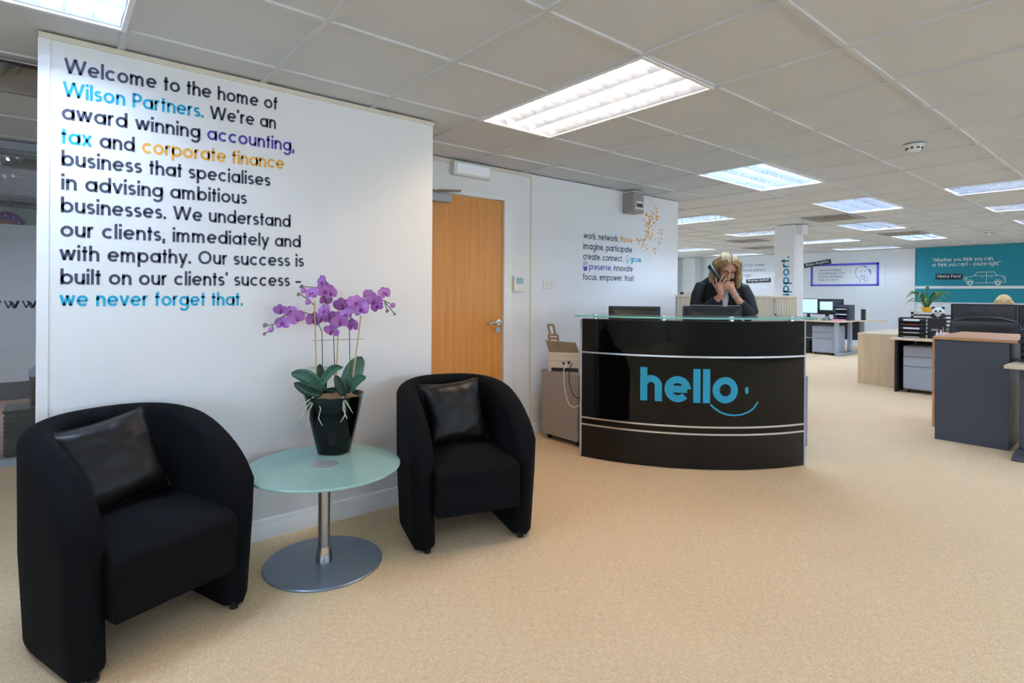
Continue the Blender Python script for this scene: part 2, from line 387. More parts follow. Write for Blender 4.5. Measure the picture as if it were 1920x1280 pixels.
def skirting(name, x0, x1, y):
    prof = [(0, 0), (-.018, 0), (-.018, .066), (-.014, .072), (-.014, .084), (-.008, .098), (0, .1)]
    mbx = MB(); n = len(prof)
    mbx.add([(x0, y+p, z) for p, z in prof]+[(x1, y+p, z) for p, z in prof], [(k, k+1, n+k+1, n+k) for k in range(n-1)]+[tuple(range(n))[::-1], tuple(range(n, 2*n))])
    return struct(name, mbx, M['white'])
skirting('baseboard_welcome', .005, 1.85, 2.924)
skirting('baseboard_side', 3.13, 5.6, 3.64)
struct('wall_side', MB().box(3.115, 5.606, 3.64, 3.76, 0, CEIL).box(1.85, 2.19, 3.64, 3.76, 0, CEIL).box(2.19, 3.115, 3.64, 3.76, 2.07, CEIL), M['wall'])
struct('trim_3', MB().box(3.322, 3.336, 3.634, 3.64, .1, CEIL-.002), M['cream'])
struct('trim_4', MB().box(1.856, 3.32, 3.628, 3.64, CEIL-.03, CEIL-.001), M['cream'])
# door
d1 = bpy.data.objects.new('door_1', None); COL.objects.link(d1); d1['kind'] = 'structure'; d1.location = (2.2, 3.66, 0)
obj('door_leaf', MB().box(.02, .822, .0, .044, .006, 2.03), M['oak'], d1)
obj('door_frame', MB().box(-.01, .018, -.026, .1, 0, 2.07).box(.824, .915, -.024, .1, 0, 2.07).box(.0181, .8239, -.024, .1, 2.034, 2.07), M['white'], d1, bev=.003)
hd = obj('door_handle', MB().tube([(.775, -.002, 1.0), (.775, -.012, 1.0)], .026, 20).tube([(.775, -.012, 1.0), (.775, -.055, 1.0), (.765, -.06, 1.0), (.66, -.06, 1.0), (.652, -.05, .995), (.652, -.02, .985)], .0095, 10), M['chrome'], d1)
obj('lock_escutcheon', MB().tube([(.77, -.002, .935), (.77, -.01, .935)], .026, 20).box(.766, .774, -.013, -.01, .92, .95), M['steel'], d1)
cl = obj('door_closer', MB().box(.06, .265, -.05, -.002, 1.955, 2.02), M['silver_paint'], d1, bev=.006)
obj('closer_arm', MB().tube([(.15, -.03, 2.02), (.15, -.03, 2.045)], .012, 10).tube([(.15, -.03, 2.042), (.33, -.075, 2.05)], .009, 8).tube([(.1, -.03, 2.038), (.24, -.04, 2.04)], .007, 8), M['taupe'], d1)
# outer walls
def wall_open(name, fixed, a0, a1, axis, holes, m, thick=.15, sgn=1):
    mbx = MB(); xs = sorted(set([a0, a1]+[h for o in holes for h in o[:2]]))
    for a, b in zip(xs[:-1], xs[1:]):
        o = [h for h in holes if h[0] <= a+1e-6 and h[1] >= b-1e-6]
        sp = [(0, o[0][2]), (o[0][3], CEIL+.1)] if o else [(0, CEIL+.1)]
        for z0, z1 in sp:
            if axis == 'x': mbx.box(a, b, min(fixed, fixed+sgn*thick), max(fixed, fixed+sgn*thick), z0, z1)
            else: mbx.box(min(fixed, fixed+sgn*thick), max(fixed, fixed+sgn*thick), a, b, z0, z1)
    return struct(name, mbx, m)
RW = [(-4.7, -2.7, .85, 2.15), (.4, 2.2, .85, 2.15), (3.4, 5.2, .85, 2.15), (6.4, 8.2, .85, 2.15), (9.4, 11.2, .85, 2.15), (12.4, 14.2, .85, 2.15)]
NW = [(3.0, 5.5, .85, 2.15), (6.5, 9.0, .85, 2.15), (10.0, 12.5, .85, 2.15)]  # unseen windows, added to bring more daylight into the far office
wall_open('wall_rear', YA, XA-.15, XB+.15, 'x', RW, M['wall'], sgn=-1)
LW = [(-3.6, -1.8, .85, 2.15), (-.6, 1.2, .85, 2.15)]
wall_open('wall_left', XA, YA, YB, 'y', LW, M['wall'], sgn=-1)
wall_open('wall_north', YB, XA-.15, XB+.15, 'x', NW, M['wall_far'], sgn=1)
wall_open('wall_far', XB, YA, YB, 'y', [], M['wall_far'], sgn=1)
k = 0
for axis, fix, hs in (('x', YA-.08, RW), ('y', XA-.08, LW), ('x', YB+.08, NW)):
    for h in hs:
        k += 1; f = MB(); g = MB(); a, b, z0, z1 = h; mid = (a+b)/2
        def bx(p, q, r, s, m=None):
            (f if m is None else m).box(*((p, q, fix-.03, fix+.03) if axis == 'x' else (fix-.03, fix+.03, p, q)), r, s)
        bx(a, a+.05, z0, z1); bx(b-.05, b, z0, z1); bx(a+.05, b-.05, z0, z0+.05); bx(a+.05, b-.05, z1-.05, z1); bx(mid-.025, mid+.025, z0+.05, z1-.05)
        wo = struct('window_%d' % k, f, M['white'])
        ld = bpy.data.lights.new('window_portal', 'AREA'); ld.shape = 'RECTANGLE'; ld.size = b-a; ld.size_y = z1-z0; ld.cycles.is_portal = True
        lo = bpy.data.objects.new('window_portal', ld); COL.objects.link(lo)
        lo.location = (mid, (YA+.01 if fix < 0 else YB-.01), (z0+z1)/2) if axis == 'x' else (XA+.01, mid, (z0+z1)/2)
        lo.rotation_euler = (R(90 if fix < 0 else -90), 0, 0) if axis == 'x' else (R(90), 0, R(-90))
# far wall details: teal wall, piers, quotes
struct('wall_teal', MB().box(15.18, 15.242, -5.0, 3.80, 1.10, CEIL).box(15.19, 15.242, -5.0, 3.80, 0, 1.10, 1), [M['teal'], M['wall_far']])
struct('trim_5', MB().box(15.172, 15.181, -5.0, 3.80, 1.395, 1.452), M['white'])
struct('trim_6', MB().box(15.16, 15.242, 3.80, 3.83, 0, CEIL).box(15.2, 15.242, 3.83, 4.12, 0, CEIL), M['wall'])
struct('wall_pier', MB().box(14.9, 15.242, 9.1, 9.5, 0, CEIL).box(14.6, 15.242, 10.1, YB, 0, CEIL), M['wall_far'])
# column
struct('wall_column', MB().box(8.74, 9.05, 3.685, 3.98, 0, CEIL), M['wall'], bev=.003)
struct('trim_7', MB().box(8.80, 9.0, 3.60, 3.684, 2.16, CEIL-.001), M['wall'], bev=.003)
# glazed partition at the left
gp = struct('window_20', MB().box(XA, .88, 5.22, 5.28, 0, .045).box(XA, .88, 5.22, 5.28, CEIL-.055, CEIL-.001).box(-1.62, -1.57, 5.23, 5.27, .045, CEIL-.055).box(.86, .9, 5.22, 5.28, 0, CEIL-.001), M['silver_paint'])
obj('pane', MB().box(XA+.02, .86, 5.245, 5.255, .045, CEIL-.055), M['glass'], gp)
wm = MB()
for q in range(-5, 8):
    x = -.335+.098*q
    for o_ in (0, .018):
        ribbon(wm, [(x+.0+o_, 1.172), (x+.02+o_, 1.12), (x+.04+o_, 1.165), (x+.06+o_, 1.12), (x+.078+o_, 1.172)] if o_ == 0 else [(x+.026, 1.172), (x+.05, 1.118), (x+.072, 1.172)], .008, False, lambda u, v: (u, 5.243, v))
obj('manifestation', wm, M['black_vinyl'], gp)

# ------------------------------------------------------------------ ceiling fittings
def make_light():
    t = thing('ceiling_light', 'x', 'ceiling light', group='louvred ceiling lights')
    f = MB()
    for a in ((-.6, .6, -.3, -.282), (-.6, .6, .282, .3), (-.6, -.582, -.282, .282), (.582, .6, -.282, .282)): f.box(*a, -.004, .012)
    obj('frame', f, M['lamp_white'], t)
    h = MB(); h.box(-.59, .59, -.29, .29, .085, .09)
    for a in ((-.59, .59, -.29, -.283), (-.59, .59, .283, .29), (-.59, -.583, -.283, .283), (.583, .59, -.283, .283)): h.box(*a, .012, .085)
    obj('housing', h, M['lamp_white'], t)
    l = MB()
    for y in (-.278, -.093, .093, .278):
        l.prism([(y-.016, .044), (y-.0015, .006), (y+.0015, .006), (y+.016, .044)], -.58, .58, 0, Matrix(((0, 0, 1, 0), (1, 0, 0, 0), (0, 1, 0, 0), (0, 0, 0, 1))))
    for k in range(14):
        x = -.58+1.16*k/13
        for y in (-.1855, 0, .1855):
            n = 6; vs = []
            for e in range(n+1):
                yy = y-.088+.176*e/n; dip = .016*(1-(2*e/n-1)**2)
                vs += [(x-.006, yy, .044), (x, yy, .006+dip), (x+.006, yy, .044)]
            l.add(vs, [(3*e+a, 3*e+a+1, 3*e+a+4, 3*e+a+3) for e in range(n) for a in (0, 1)])
    obj('louvre', l, M['louvre'], t)
    for y in (-.1855, 0, .1855): obj('tube', MB().tube([(-.57, y, .062), (.57, y, .062)], .013, 8), M['tube_white'], t)
    return t
LL = ['louvred ceiling light above the welcome wall, cut off by the top edge', 'largest louvred ceiling light, running toward the oak door',
      'louvred ceiling light above the blonde receptionist', 'louvred ceiling light second in line behind the one above the receptionist',
      'louvred ceiling light third in line, left of a dark ceiling vent', 'louvred ceiling light last in line, nearest the teal wall corner',
      'bluish louvred ceiling light at the right edge, nearest of three', 'bluish louvred ceiling light at the right edge, middle of three',
      'bluish louvred ceiling light at the right edge, farthest of three', 'louvred ceiling light just right of the wall end with gold leaves',
      'louvred ceiling light directly left of the white column top', 'louvred ceiling light directly right of the white column top',
      'farthest louvred ceiling light above the purple framed quote', 'distant louvred ceiling light left of the receptionist hair']
first = make_light(); used = False
for n, (i, j, d, tint) in enumerate(lights):
    loc = (GX0+.6*i+(.6 if d == 'x' else .3), GY0+.6*j+(.3 if d == 'x' else .6), CEIL)
    lb = LL[n] if n < len(LL) else 'louvred ceiling light in the open office out of view'
    if not used: o = first; used = True; o.location = loc; o.rotation_euler = (0, 0, 0 if d == 'x' else PI/2); o['label'] = lb
    else: o = dup(first, loc, 0 if d == 'x' else PI/2, lb)
    if tint == 2:
        for ch in o.children:
            if ch.name.startswith('tube'): ch.material_slots[0].link = 'OBJECT'; ch.material_slots[0].material = M['tube_warm']
    elif tint:
        for ch in o.children:
            if ch.name.startswith(('tube', 'louvre')):
                ch.material_slots[0].link = 'OBJECT'; ch.material_slots[0].material = M[('tube_blue' if tint == 3 else 'tube_day') if ch.name.startswith('tube') else 'alu_day']
def make_vent():
    t = thing('ceiling_vent', 'x', 'air vent', group='square ceiling vents')
    f = MB()
    for a in ((-.3, .3, -.3, -.27), (-.3, .3, .27, .3), (-.3, -.27, -.27, .27), (.27, .3, -.27, .27)): f.box(*a, -.012, .012)
    obj('frame', f, M['grey_metal'], t)
    s = MB().box(-.3, .3, -.3, .3, .07, .075)
    obj('backing', s, M['black_matt'], t)
    s = MB()
    for k in range(4):
        a = .25-.06*k; z = -.01+.012*k
        for q in range(4):
            s.add([(Matrix.Rotation(q*PI/2, 3, 'Z') @ Vector(v)) for v in ((-a, -a, z), (a, -a, z), (a-.035, -a+.035, z+.045), (-a+.035, -a+.035, z+.045))], [(0, 1, 2, 3)])
    obj('louvre', s, M['grey_metal'], t); return t
VL = ['dark square ceiling vent in front of the third ceiling light', 'dark square ceiling vent beside the teal wall', 'square ceiling vent left of the welcome wall top',
      'square ceiling vent beyond the glass partition head rail', 'far square ceiling vent left of the column', 'far square ceiling vent above the quote wall']
v0 = make_vent()
for n, (i, j) in enumerate(vents):
    loc = (GX0+.6*i+.3, GY0+.6*j+.3, CEIL)
    if n == 0: v0.location = loc; v0['label'] = VL[0]
    else: dup(v0, loc, 0, VL[n])
def detector(loc, label, n0=None):
    t = thing('smoke_detector', label, 'smoke detector', loc, 0, 'ceiling smoke detectors')
    obj('base', MB().lathe([(.055, -.012), (.062, -.008), (.062, 0)], 28), M['plastic_white'], t)
    b = MB().lathe([(.012, -.052), (.03, -.048), (.042, -.034), (.046, -.012)], 28)
    obj('sensor', b, M['plastic_white'], t)
    s = MB()
    for k in range(8):
        q = 2*PI*k/8; s.cbox((.0435*math.cos(q), .0435*math.sin(q), -.026), (.012, .014, .01), 0, (0, 0, q))
    obj('slot', s, M['black_matt'], t)
detector((4.71, 1.19, CEIL), 'white round smoke detector on the near ceiling tiles')
detector((8.05, .78, CEIL), 'white smoke detector beside the nearest bluish right ceiling light')
detector((11.95, 2.0, CEIL), 'small far smoke detector before the teal wall')

# ------------------------------------------------------------------ lettering on the welcome wall
def lettering_parent(name, label, cat='lettering'): return thing(name, label, cat)
VIN = {'dk': 'dark_vinyl', 'cy': 'cyan_vinyl', 'pu': 'purple_vinyl', 'og': 'orange_vinyl'}
def letter_parts(t, runs, F, size, w, width, tr):
    rs = [(w_, MB(), 0, c_) for a_, c_ in runs for w_ in re.split(r'(?= )', a_) if w_]
    write([r_[:3] for r_ in rs], F, size, w, width, tr)
    for a_, m_, _, c_ in rs:
        if m_.f: obj('lettering', m_, M[VIN[c_]], t)['label'] = {'dk': 'dark', 'cy': 'cyan', 'pu': 'purple', 'og': 'orange'}[c_]+' word'
yT = 2.9225; SZ = .0468; WT = .235
LN = [([('Welcome to the home of', 'dk')], .050, .913, 2.152, 2.181), ([('Wilson Partners.', 'cy'), (" We’re an", 'dk')], .046, .905, 2.054, 2.082),
      ([('award winning ', 'dk'), ('accounting,', 'pu')], .042, 1.000, 1.959, 1.981), ([('tax', 'cy'), (' and ', 'dk'), ('corporate finance', 'og')], .040, .947, 1.859, 1.881),
      ([('business that specialises', 'dk')], .042, .879, 1.767, 1.785), ([('in advising ambitious', 'dk')], .042, .767, 1.668, 1.682),
      ([('businesses. We understand', 'dk')], .041, .982, 1.573, 1.585), ([('our clients, immediately and', 'dk')], .040, 1.035, 1.473, 1.482),
      ([('with empathy. Our success is', 'dk')], .038, 1.053, 1.374, 1.382), ([('built on our clients’ success –', 'dk')], .041, 1.039, 1.275, 1.278), ([('we never forget that.', 'cy')], .039, .752, 1.184, 1.180)]
t = lettering_parent('welcome_lettering', 'large welcome text in dark, cyan, purple and orange letters on the white wall')
for runs, x0, x1, z0, z1 in LN: letter_parts(t, runs, on_y(x0, yT, z0, (z1-z0)/(x1-x0)), SZ, WT, x1-x0, .13)
# words beside the desk
dk, cy, pu, og = MB(), MB(), MB(), MB()
yW = 3.6385
t = lettering_parent('wall_words_lettering', 'five short lines of small words on the wall left of the cupboard')
LW2 = [([('work. network. ', 'dk'), ('thrive', 'og')], 4.018, 4.772, 1.778), ([('imagine. participate', 'dk')], 4.014, 4.768, 1.677), ([('create. connect. ', 'dk')], 4.013, 4.64, 1.577),
       ([('preserve.', 'pu'), (' innovate', 'dk')], 4.10, 4.78, 1.479), ([('focus. empower. trust', 'dk')], 4.014, 4.80, 1.379)]
for runs, x0, x1, z0 in LW2: letter_parts(t, runs, on_y(x0, yW, z0), .046, .21, x1-x0, .12)
write([('grow', cy, 0)], on_y(4.735, yW, 1.579), .046, .23, .19, .12)
ribbon(cy, arc(4.69, 1.625, .026, -60, 240, 14)+[(4.678, 1.575), (4.702, 1.575)], .004, False, lambda u, v: (u, yW, v))
cy.disc([(4.684, yW, 1.60), (4.70, yW, 1.605), (4.692, yW, 1.585), (4.698, yW, 1.55), (4.684, yW, 1.565), (4.688, yW, 1.585)])
pu.disc([(p[0], yW, p[1]) for p in arc(4.045, 1.495, .03, 150, 390, 14)]); 
for z in (1.525, 1.535, 1.545): ribbon(pu, [(4.02, z), (4.07, z)], .004, False, lambda u, v: (u, yW, v))
ribbon(pu, [(4.018, 1.51), (4.018, 1.555), (4.072, 1.555), (4.072, 1.51)], .004, False, lambda u, v: (u, yW, v))
obj('light_bulb_decal', cy, M['cyan_vinyl'], t); obj('jar_decal', pu, M['purple_vinyl'], t)
g = MB(); rnd = random.Random(3)
cl = [(5.05, 1.93, .09, .14, 46), (5.10, 2.06, .06, .06, 16), (4.93, 1.79, .06, .05, 12), (5.24, 1.88, .06, .08, 12), (5.2, 2.12, .04, .06, 10)]
for cx, cz, sx, sz, n in cl:
    for _ in range(n):
        x = cx+rnd.gauss(0, sx*.7); z = cz+rnd.gauss(0, sz*.7); r = rnd.uniform(.006, .0145); a = rnd.uniform(-.6, 1.2)
        pts = []
        for q in range(8):
            u = r*math.cos(q*PI/4)*(.55 if q % 4 else 1)*1.0; v = r*1.3*math.sin(q*PI/4)
            pts.append((x+(u*math.cos(a)-v*math.sin(a)), yW-.0002*(_ % 3), z+u*math.sin(a)+v*math.cos(a)))
        g.disc(pts)
ribbon(g, [(4.98, 2.30), (5.06, 2.27), (5.13, 2.23), (5.18, 2.18), (5.2, 2.1)], .003, False, lambda u, v: (u, yW, v))
ribbon(g, [(5.2, 2.1), (5.12, 2.0), (5.04, 1.9), (4.95, 1.78), (4.9, 1.72)], .003, False, lambda u, v: (u, yW, v))
tag(obj('leaf_decal', g, M['orange_vinyl']), 'gold scattered leaf decal on the wall right of the small words', 'wall decal')

# ------------------------------------------------------------------ small fittings by the door
t = thing('emergency_light', 'white emergency light fitting above the oak door', 'emergency light', (2.655, 3.64, 2.232))
obj('housing', MB().box(-.185, .185, -.05, 0, -.055, .055), M['plastic_white'], t, bev=.008)
obj('diffuser', MB().box(-.165, .165, -.062, -.05, -.04, .04), M['emer'], t, bev=.012, seg=3)
t = thing('sounder_box', 'grey metal box high on the wall above the small words', 'wall box', (4.69, 3.64, 2.185))
obj('body', MB().box(-.085, .085, -.14, 0, -.11, .10), M['grey_metal'], t, bev=.004)
obj('cap', MB().box(-.07, .075, -.12, 0, .10, .112), M['plastic_white'], t)
obj('stripe', MB().box(-.04, .07, -.1425, -.1395, -.012, .004).box(-.06, .085, -.1425, -.1395, -.072, -.058), M['plastic_white'], t)
obj('slot', MB().box(-.02, .01, -.143, -.1395, -.05, -.018).box(.022, .052, -.143, -.1395, -.05, -.018), M['black'], t)
t = thing('thermostat', 'white wall thermostat with a blue grey display right of the door', 'thermostat', (3.176, 3.64, 1.33))
obj('body', MB().box(-.058, .058, -.028, 0, -.066, .066), M['plastic_white'], t, bev=.006)
obj('display', MB().box(-.034, .042, -.03, -.0275, .0, .05), mat('lcd', (126, 158, 164), .25), t)
obj('button', MB().cbox((-.02, -.029, -.035), (.022, .004, .012)).cbox((.02, -.029, -.035), (.022, .004, .012)), M['white'], t)
t = thing('switch_plate', 'white double wall switch plate left of the small words', 'switch', (3.557, 3.64, 1.334))
obj('plate', MB().box(-.078, .078, -.009, 0, -.043, .043), M['plastic_white'], t, bev=.003)
for x in (-.03, .03): obj('rocker', MB().cbox((x, -.011, 0), (.022, .006, .036), 0, (.12, 0, 0)), M['plastic_white'], t, bev=.001)

# ------------------------------------------------------------------ tub armchairs
def shell_mesh():
    path = []
    a, b, f = .275, .285, .29
    for k in range(8): path.append((-a, -f+(f+.02)*k/8))
    n = 30
    for k in range(n+1):
        q = PI-PI*k/n; ex = 2.35
        c, s_ = math.cos(q), math.sin(q)
        path.append((a*math.copysign(abs(c)**(2/ex), c), .02+b*abs(s_)**(2/ex)))
    for k in range(1, 9): path.append((a, .02-(f+.02)*k/8))
    P = [Vector((x, y)) for x, y in path]
    Ls = [0]
    for i in range(1, len(P)): Ls.append(Ls[-1]+(P[i]-P[i-1]).length)
    T = Ls[-1]; mbx = MB(); rows = []
    for i, p in enumerate(P):
        tan = (P[min(i+1, len(P)-1)]-P[max(i-1, 0)]).normalized(); nrm = Vector((-tan.y, tan.x))
        q = abs(2*Ls[i]/T-1); zt = .42+.352*(max(0, 1-q**2.7))**.56
        de = (1-q)*T/2; th = .058*math.sqrt(max(0, 1-max(0, 1-de/.05)**2))*.8+.058*.2
        sec = []
        for z, o in ((.02, .9), (.035, 1.0), (.2, 1.0), (.34, 1.0)): sec.append((o*th, min(z, zt-.09)))
        for e in range(1, 12):
            g = PI*e/12; sec.append((th*math.cos(g), zt-.055+.055*math.sin(g)))
        for z, o in ((.34, 1.0), (.2, 1.0), (.035, 1.0), (.02, .9)): sec.append((-o*th, min(z, zt-.09)))
        rows.append([(p.x+nrm.x*o+(-nrm.x if False else 0), p.y+nrm.y*o, z) for o, z in sec])
    m = len(rows[0]); vs = [v for r_ in rows for v in r_]
    out = []
    for (x, y, z) in vs:   # the shell narrows a little towards the floor
        k = 1-.07*(1-min(1, z/.45)); out.append((x*k, y*(1-.05*(1-min(1, z/.45))), z))
    fs = [(i*m+k, (i+1)*m+k, (i+1)*m+(k+1) % m, i*m+(k+1) % m) for i in range(len(rows)-1) for k in range(m)]
    fs += [tuple(range(m)), tuple(range((len(rows)-1)*m, len(rows)*m))[::-1]]
    mbx.add(out, fs)
    seam = []
    return mbx
def make_armchair():
    t = thing('tub_armchair', 'x', 'armchair', group='black tub armchairs')
    obj('shell', shell_mesh(), M['chair'], t, ang=70)
    s = MB(); nx, ny = 14, 14; vs = []
    for j in range(ny+1):
        for i in range(nx+1):
            u, v = i/nx*2-1, j/ny; y = -.318+.50*v; hw = .218 if v < .62 else .218*math.sqrt(max(.02, 1-((v-.62)/.45)**2))
            z = .405+.03*(1-u*u)*min(1, v*3+.15)+.012*v-.03*max(0, 1-v*14)**2
            vs.append((u*hw, y, z))
    N = (nx+1)*(ny+1); vs += [(x*.98, max(y, -.312) , .175) for x, y, z in vs]
    fs = [(j*(nx+1)+i, j*(nx+1)+i+1, (j+1)*(nx+1)+i+1, (j+1)*(nx+1)+i) for j in range(ny) for i in range(nx)]
    fs += [tuple(N+q for q in f[::-1]) for f in fs[:nx*ny]]
    edge = [i for i in range(nx+1)]+[(j+1)*(nx+1)-1 for j in range(1, ny+1)]+[ny*(nx+1)+i for i in range(nx-1, -1, -1)]+[j*(nx+1) for j in range(ny-1, 0, -1)]
    fs += [(edge[(k+1) % len(edge)], edge[k], N+edge[k], N+edge[(k+1) % len(edge)]) for k in range(len(edge))]
    s.add(vs, fs)
    obj('seat', s, M['chair'], t, bev=.014, seg=3, ang=50)
    for x in (-.245, .245):
        for y in (-.25, .08): obj('foot', MB().tube([(x, y, 0), (x, y, .03)], [.017, .02], 12), M['black'], t)
    return t
c0 = make_armchair(); c0['label'] = 'black tub armchair nearest the camera, left of the glass table'
c0.location = (.265, 2.51, 0); c0.rotation_euler = (0, 0, R(20))
c1 = dup(c0, (1.735, 2.45, 0), R(-17), 'black tub armchair right of the glass table, near the door')
def make_cushion(name, label, loc, rot, sz=.36):
    mbx = MB(); n = 22; top, bot = [], []
    for sgn, lst in ((1, top), (-1, bot)):
        for j in range(n+1):
            for i in range(n+1):
                u, v = i/n*2-1, j/n*2-1
                pin = 1-.09*(1-abs(u)**2)*(abs(v)**3)
                pin2 = 1-.09*(1-abs(v)**2)*(abs(u)**3)
                th = .072*((1-u**4)*(1-v**4))**.55
                x, z = u*sz/2*pin2, v*sz/2*pin
                wr = noise.noise(Vector((x*9, z*16, sgn*3+loc[0])))*.012+noise.noise(Vector((x*22+z*10, z*30, sgn*5)))*.006
                lst.append((x, -sgn*(th+wr*(1 if th > .01 else 0)), z))
    N = (n+1)**2; mbx.add(top+bot, [(j*(n+1)+i, j*(n+1)+i+1, (j+1)*(n+1)+i+1, (j+1)*(n+1)+i) for j in range(n) for i in range(n)]+[tuple(N+q for q in (j*(n+1)+i, (j+1)*(n+1)+i, (j+1)*(n+1)+i+1, j*(n+1)+i+1)) for j in range(n) for i in range(n)])
    o = obj(name, mbx, M['satin'], None, ang=80)
    ed = [(i/20*2-1, -1) for i in range(20)]+[(1, i/20*2-1) for i in range(20)]+[(1-i/20*2, 1) for i in range(20)]+[(-1, 1-i/20*2) for i in range(21)]
    pts = [(u*sz/2*(1-.09*(1-v*v)*abs(u)**3), 0, v*sz/2*(1-.09*(1-u*u)*abs(v)**3)) for u, v in ed]
    obj('piping', MB().tube(pts, .004, 6, caps=False), M['satin'], o)
    o.location = loc; o.rotation_euler = rot
    return tag(o, label, 'cushion', 'black satin cushions on the armchairs')
make_cushion('cushion', 'shiny black cushion leaning in the left armchair', (.19, 2.575, .595), (R(-22), R(-8), R(22)), .345)
make_cushion('cushion', 'shiny black cushion leaning in the right armchair', (1.735, 2.51, .595), (R(-20), R(-3), R(-14)), .345)

# ------------------------------------------------------------------ side table with orchid
t = thing('side_table', 'round frosted glass side table on a steel pedestal between the armchairs', 'side table', (1.0, 2.495, 0))
obj('base', MB().lathe([(.262, 0), (.264, .003), (.264, .007), (.26, .010), (.0, .010)], 64), M['plate'], t, ang=30)
obj('collar', MB().lathe([(.039, .010), (.038, .03), (.032, .06), (.029, .078), (.0, .078)], 32), M['chrome'], t)
obj('column', MB().lathe([(.027, .078), (.027, .43), (.0, .43)], 32), M['steel'], t)
obj('hub', MB().lathe([(.0, .432), (.062, .432), (.062, .4545), (.058, .4553), (.0, .4553)], 40), M['hub'], t)
obj('tabletop', MB().lathe([(.0625, .4425), (.343, .4425), (.346, .446), (.346, .4505), (.343, .454), (.0625, .454), (.0625, .4425)], 96), M['frosted'], t, ang=30)
RZ = YAW-PI/2
po = thing('potted_orchid', 'purple moth orchid with bare roots in a tall black pot on the glass table', 'potted plant', (1.118, 2.665, .4545), RZ)
KX = .000646
def oc(px, py, y=0): return ((px-805)*KX, y, (1480-py)*KX)
obj('pot', MB().lathe([(.0, 0), (.07, 0), (.078, .004), (.10, .10), (.122, .20), (.138, .283), (.141, .287), (.134, .288), (.128, .282), (.122, .262), (.0, .262)], 48, sup=2.5), M['gloss_black'], po, ang=35)
obj('soil', MB().lathe([(.119, .263), (.10, .274), (.04, .279), (.0, .279)], 32, sup=2.5), M['moss'], po)
for a, b in (((645, 320, .0), (674, 1040, -.01)), ((826, 560, .01), (814, 1040, .0)), ((1006, 430, .0), (928, 1040, .01))):
    obj('cane', MB().tube([oc(*a), oc(*b)], [.0032, .004], 8), M['cane'], po)
for pts in ([(705, 1040, .01), (703, 800, .015), (698, 560, .015), (655, 440, .0), (560, 400, -.02), (430, 430, -.03), (345, 500, -.03), (285, 510, -.03)],
            [(800, 1040, .02), (795, 800, .02), (790, 570, .01), (760, 420, 0), (735, 300, -.01), (690, 215, -.02), (560, 208, -.02)],
            [(925, 1040, .02), (914, 780, .02), (908, 540, .02), (930, 420, .0), (1010, 340, -.02), (1120, 290, -.03), (1190, 310, -.03), (1275, 415, -.03)],
            [(345, 500, -.03), (325, 545, -.03), (280, 572, -.03)], [(640, 350, 0), (600, 310, 0), (540, 268, -.01)], [(1190, 310, -.03), (1262, 348, -.03)], [(1200, 330, -.03), (1218, 392, -.03)]):
    obj('flower_stem', MB().tube([oc(*p) for p in pts], .0024, 6), M['stem'], po)
for y, a, b in ((618, 620, 1028), (832, 615, 850)): obj('support_wire', MB().tube([oc(a, y+6, .004), oc(b, y-6, .004)], .0012, 5), M['stem'], po)
def leaf(base, tip, wdt, bend, m, yo=0, ydir=0):
    b, tp = Vector(oc(*base, yo)), Vector(oc(*tip, yo+ydir)); mbx = MB(); n = 12; vs = []
    ax = (tp-b); side = Vector((-ax.z, 0, ax.x)).normalized()
    for k in range(n+1):
        q = k/n; wv = wdt*KX*(.32+.68*math.sin(PI*min(1, (q*.8+.2)))**.8)*(1 if q < .86 else math.sqrt(max(0, 1-((q-.86)/.14)**2)))
        c = b+ax*q+Vector((0, 0, bend*KX*math.sin(PI*q)))
        for e in (-1, -.5, 0, .5, 1):
            vs.append(c+side*(e*wv/2)+Vector((0, -.012*abs(e)+.006, 0))+Vector((0, 0, 0)))
    fs = [(k*5+e, k*5+e+1, (k+1)*5+e+1, (k+1)*5+e) for k in range(n) for e in range(4)]
    mbx.add(vs, fs); o = obj('leaf', mbx, m, po, ang=80)
    s_ = o.modifiers.new('thick', 'SOLIDIFY'); s_.thickness = .0022
leaf((725, 1015), (512, 855), 118, 40, M['leaf'], -.02, -.05); leaf((725, 1030), (548, 925), 92, -10, M['leaf_dark'], -.04, -.06)
leaf((715, 1000), (690, 805), 84, 0, M['leaf_dark'], .0, .0); leaf((720, 950), (905, 810), 66, 45, M['leaf'], -.03, -.05)
leaf((890, 1010), (1000, 750), 150, 20, M['leaf'], .02, .02); leaf((915, 1000), (1060, 892), 78, 26, M['leaf'], .0, -.03)
leaf((895, 1030), (838, 880), 84, 0, M['leaf_dark'], -.03, -.02); leaf((900, 1035), (740, 998), 40, 16, M['leaf_dark'], .0, -.02)
for pts in ([(700, 1030), (640, 1070), (575, 1115)], [(705, 1040), (650, 1110), (615, 1180), (622, 1210)], [(712, 1045), (680, 1120), (672, 1180), (648, 1260)], [(730, 1045), (765, 1110), (745, 1180), (770, 1240)], [(705, 1050), (690, 1100), (660, 1150)],
            [(915, 1030), (945, 1100), (940, 1160), (905, 1210)], [(925, 1040), (970, 1080), (1000, 1140)], [(920, 1045), (930, 1110), (957, 1185)]):
    P = [];
    for k, p in enumerate(pts):
        zz = (1480-p[1])*KX; yr = -(.078+.063*max(0, zz)/.287)-.006 if k else -.11
        P.append(oc(p[0], p[1], yr))
    obj('aerial_root', MB().tube(P, [.0035]+[.003]*(len(P)-2)+[.0015], 6), M['root'], po)
rnd = random.Random(11)
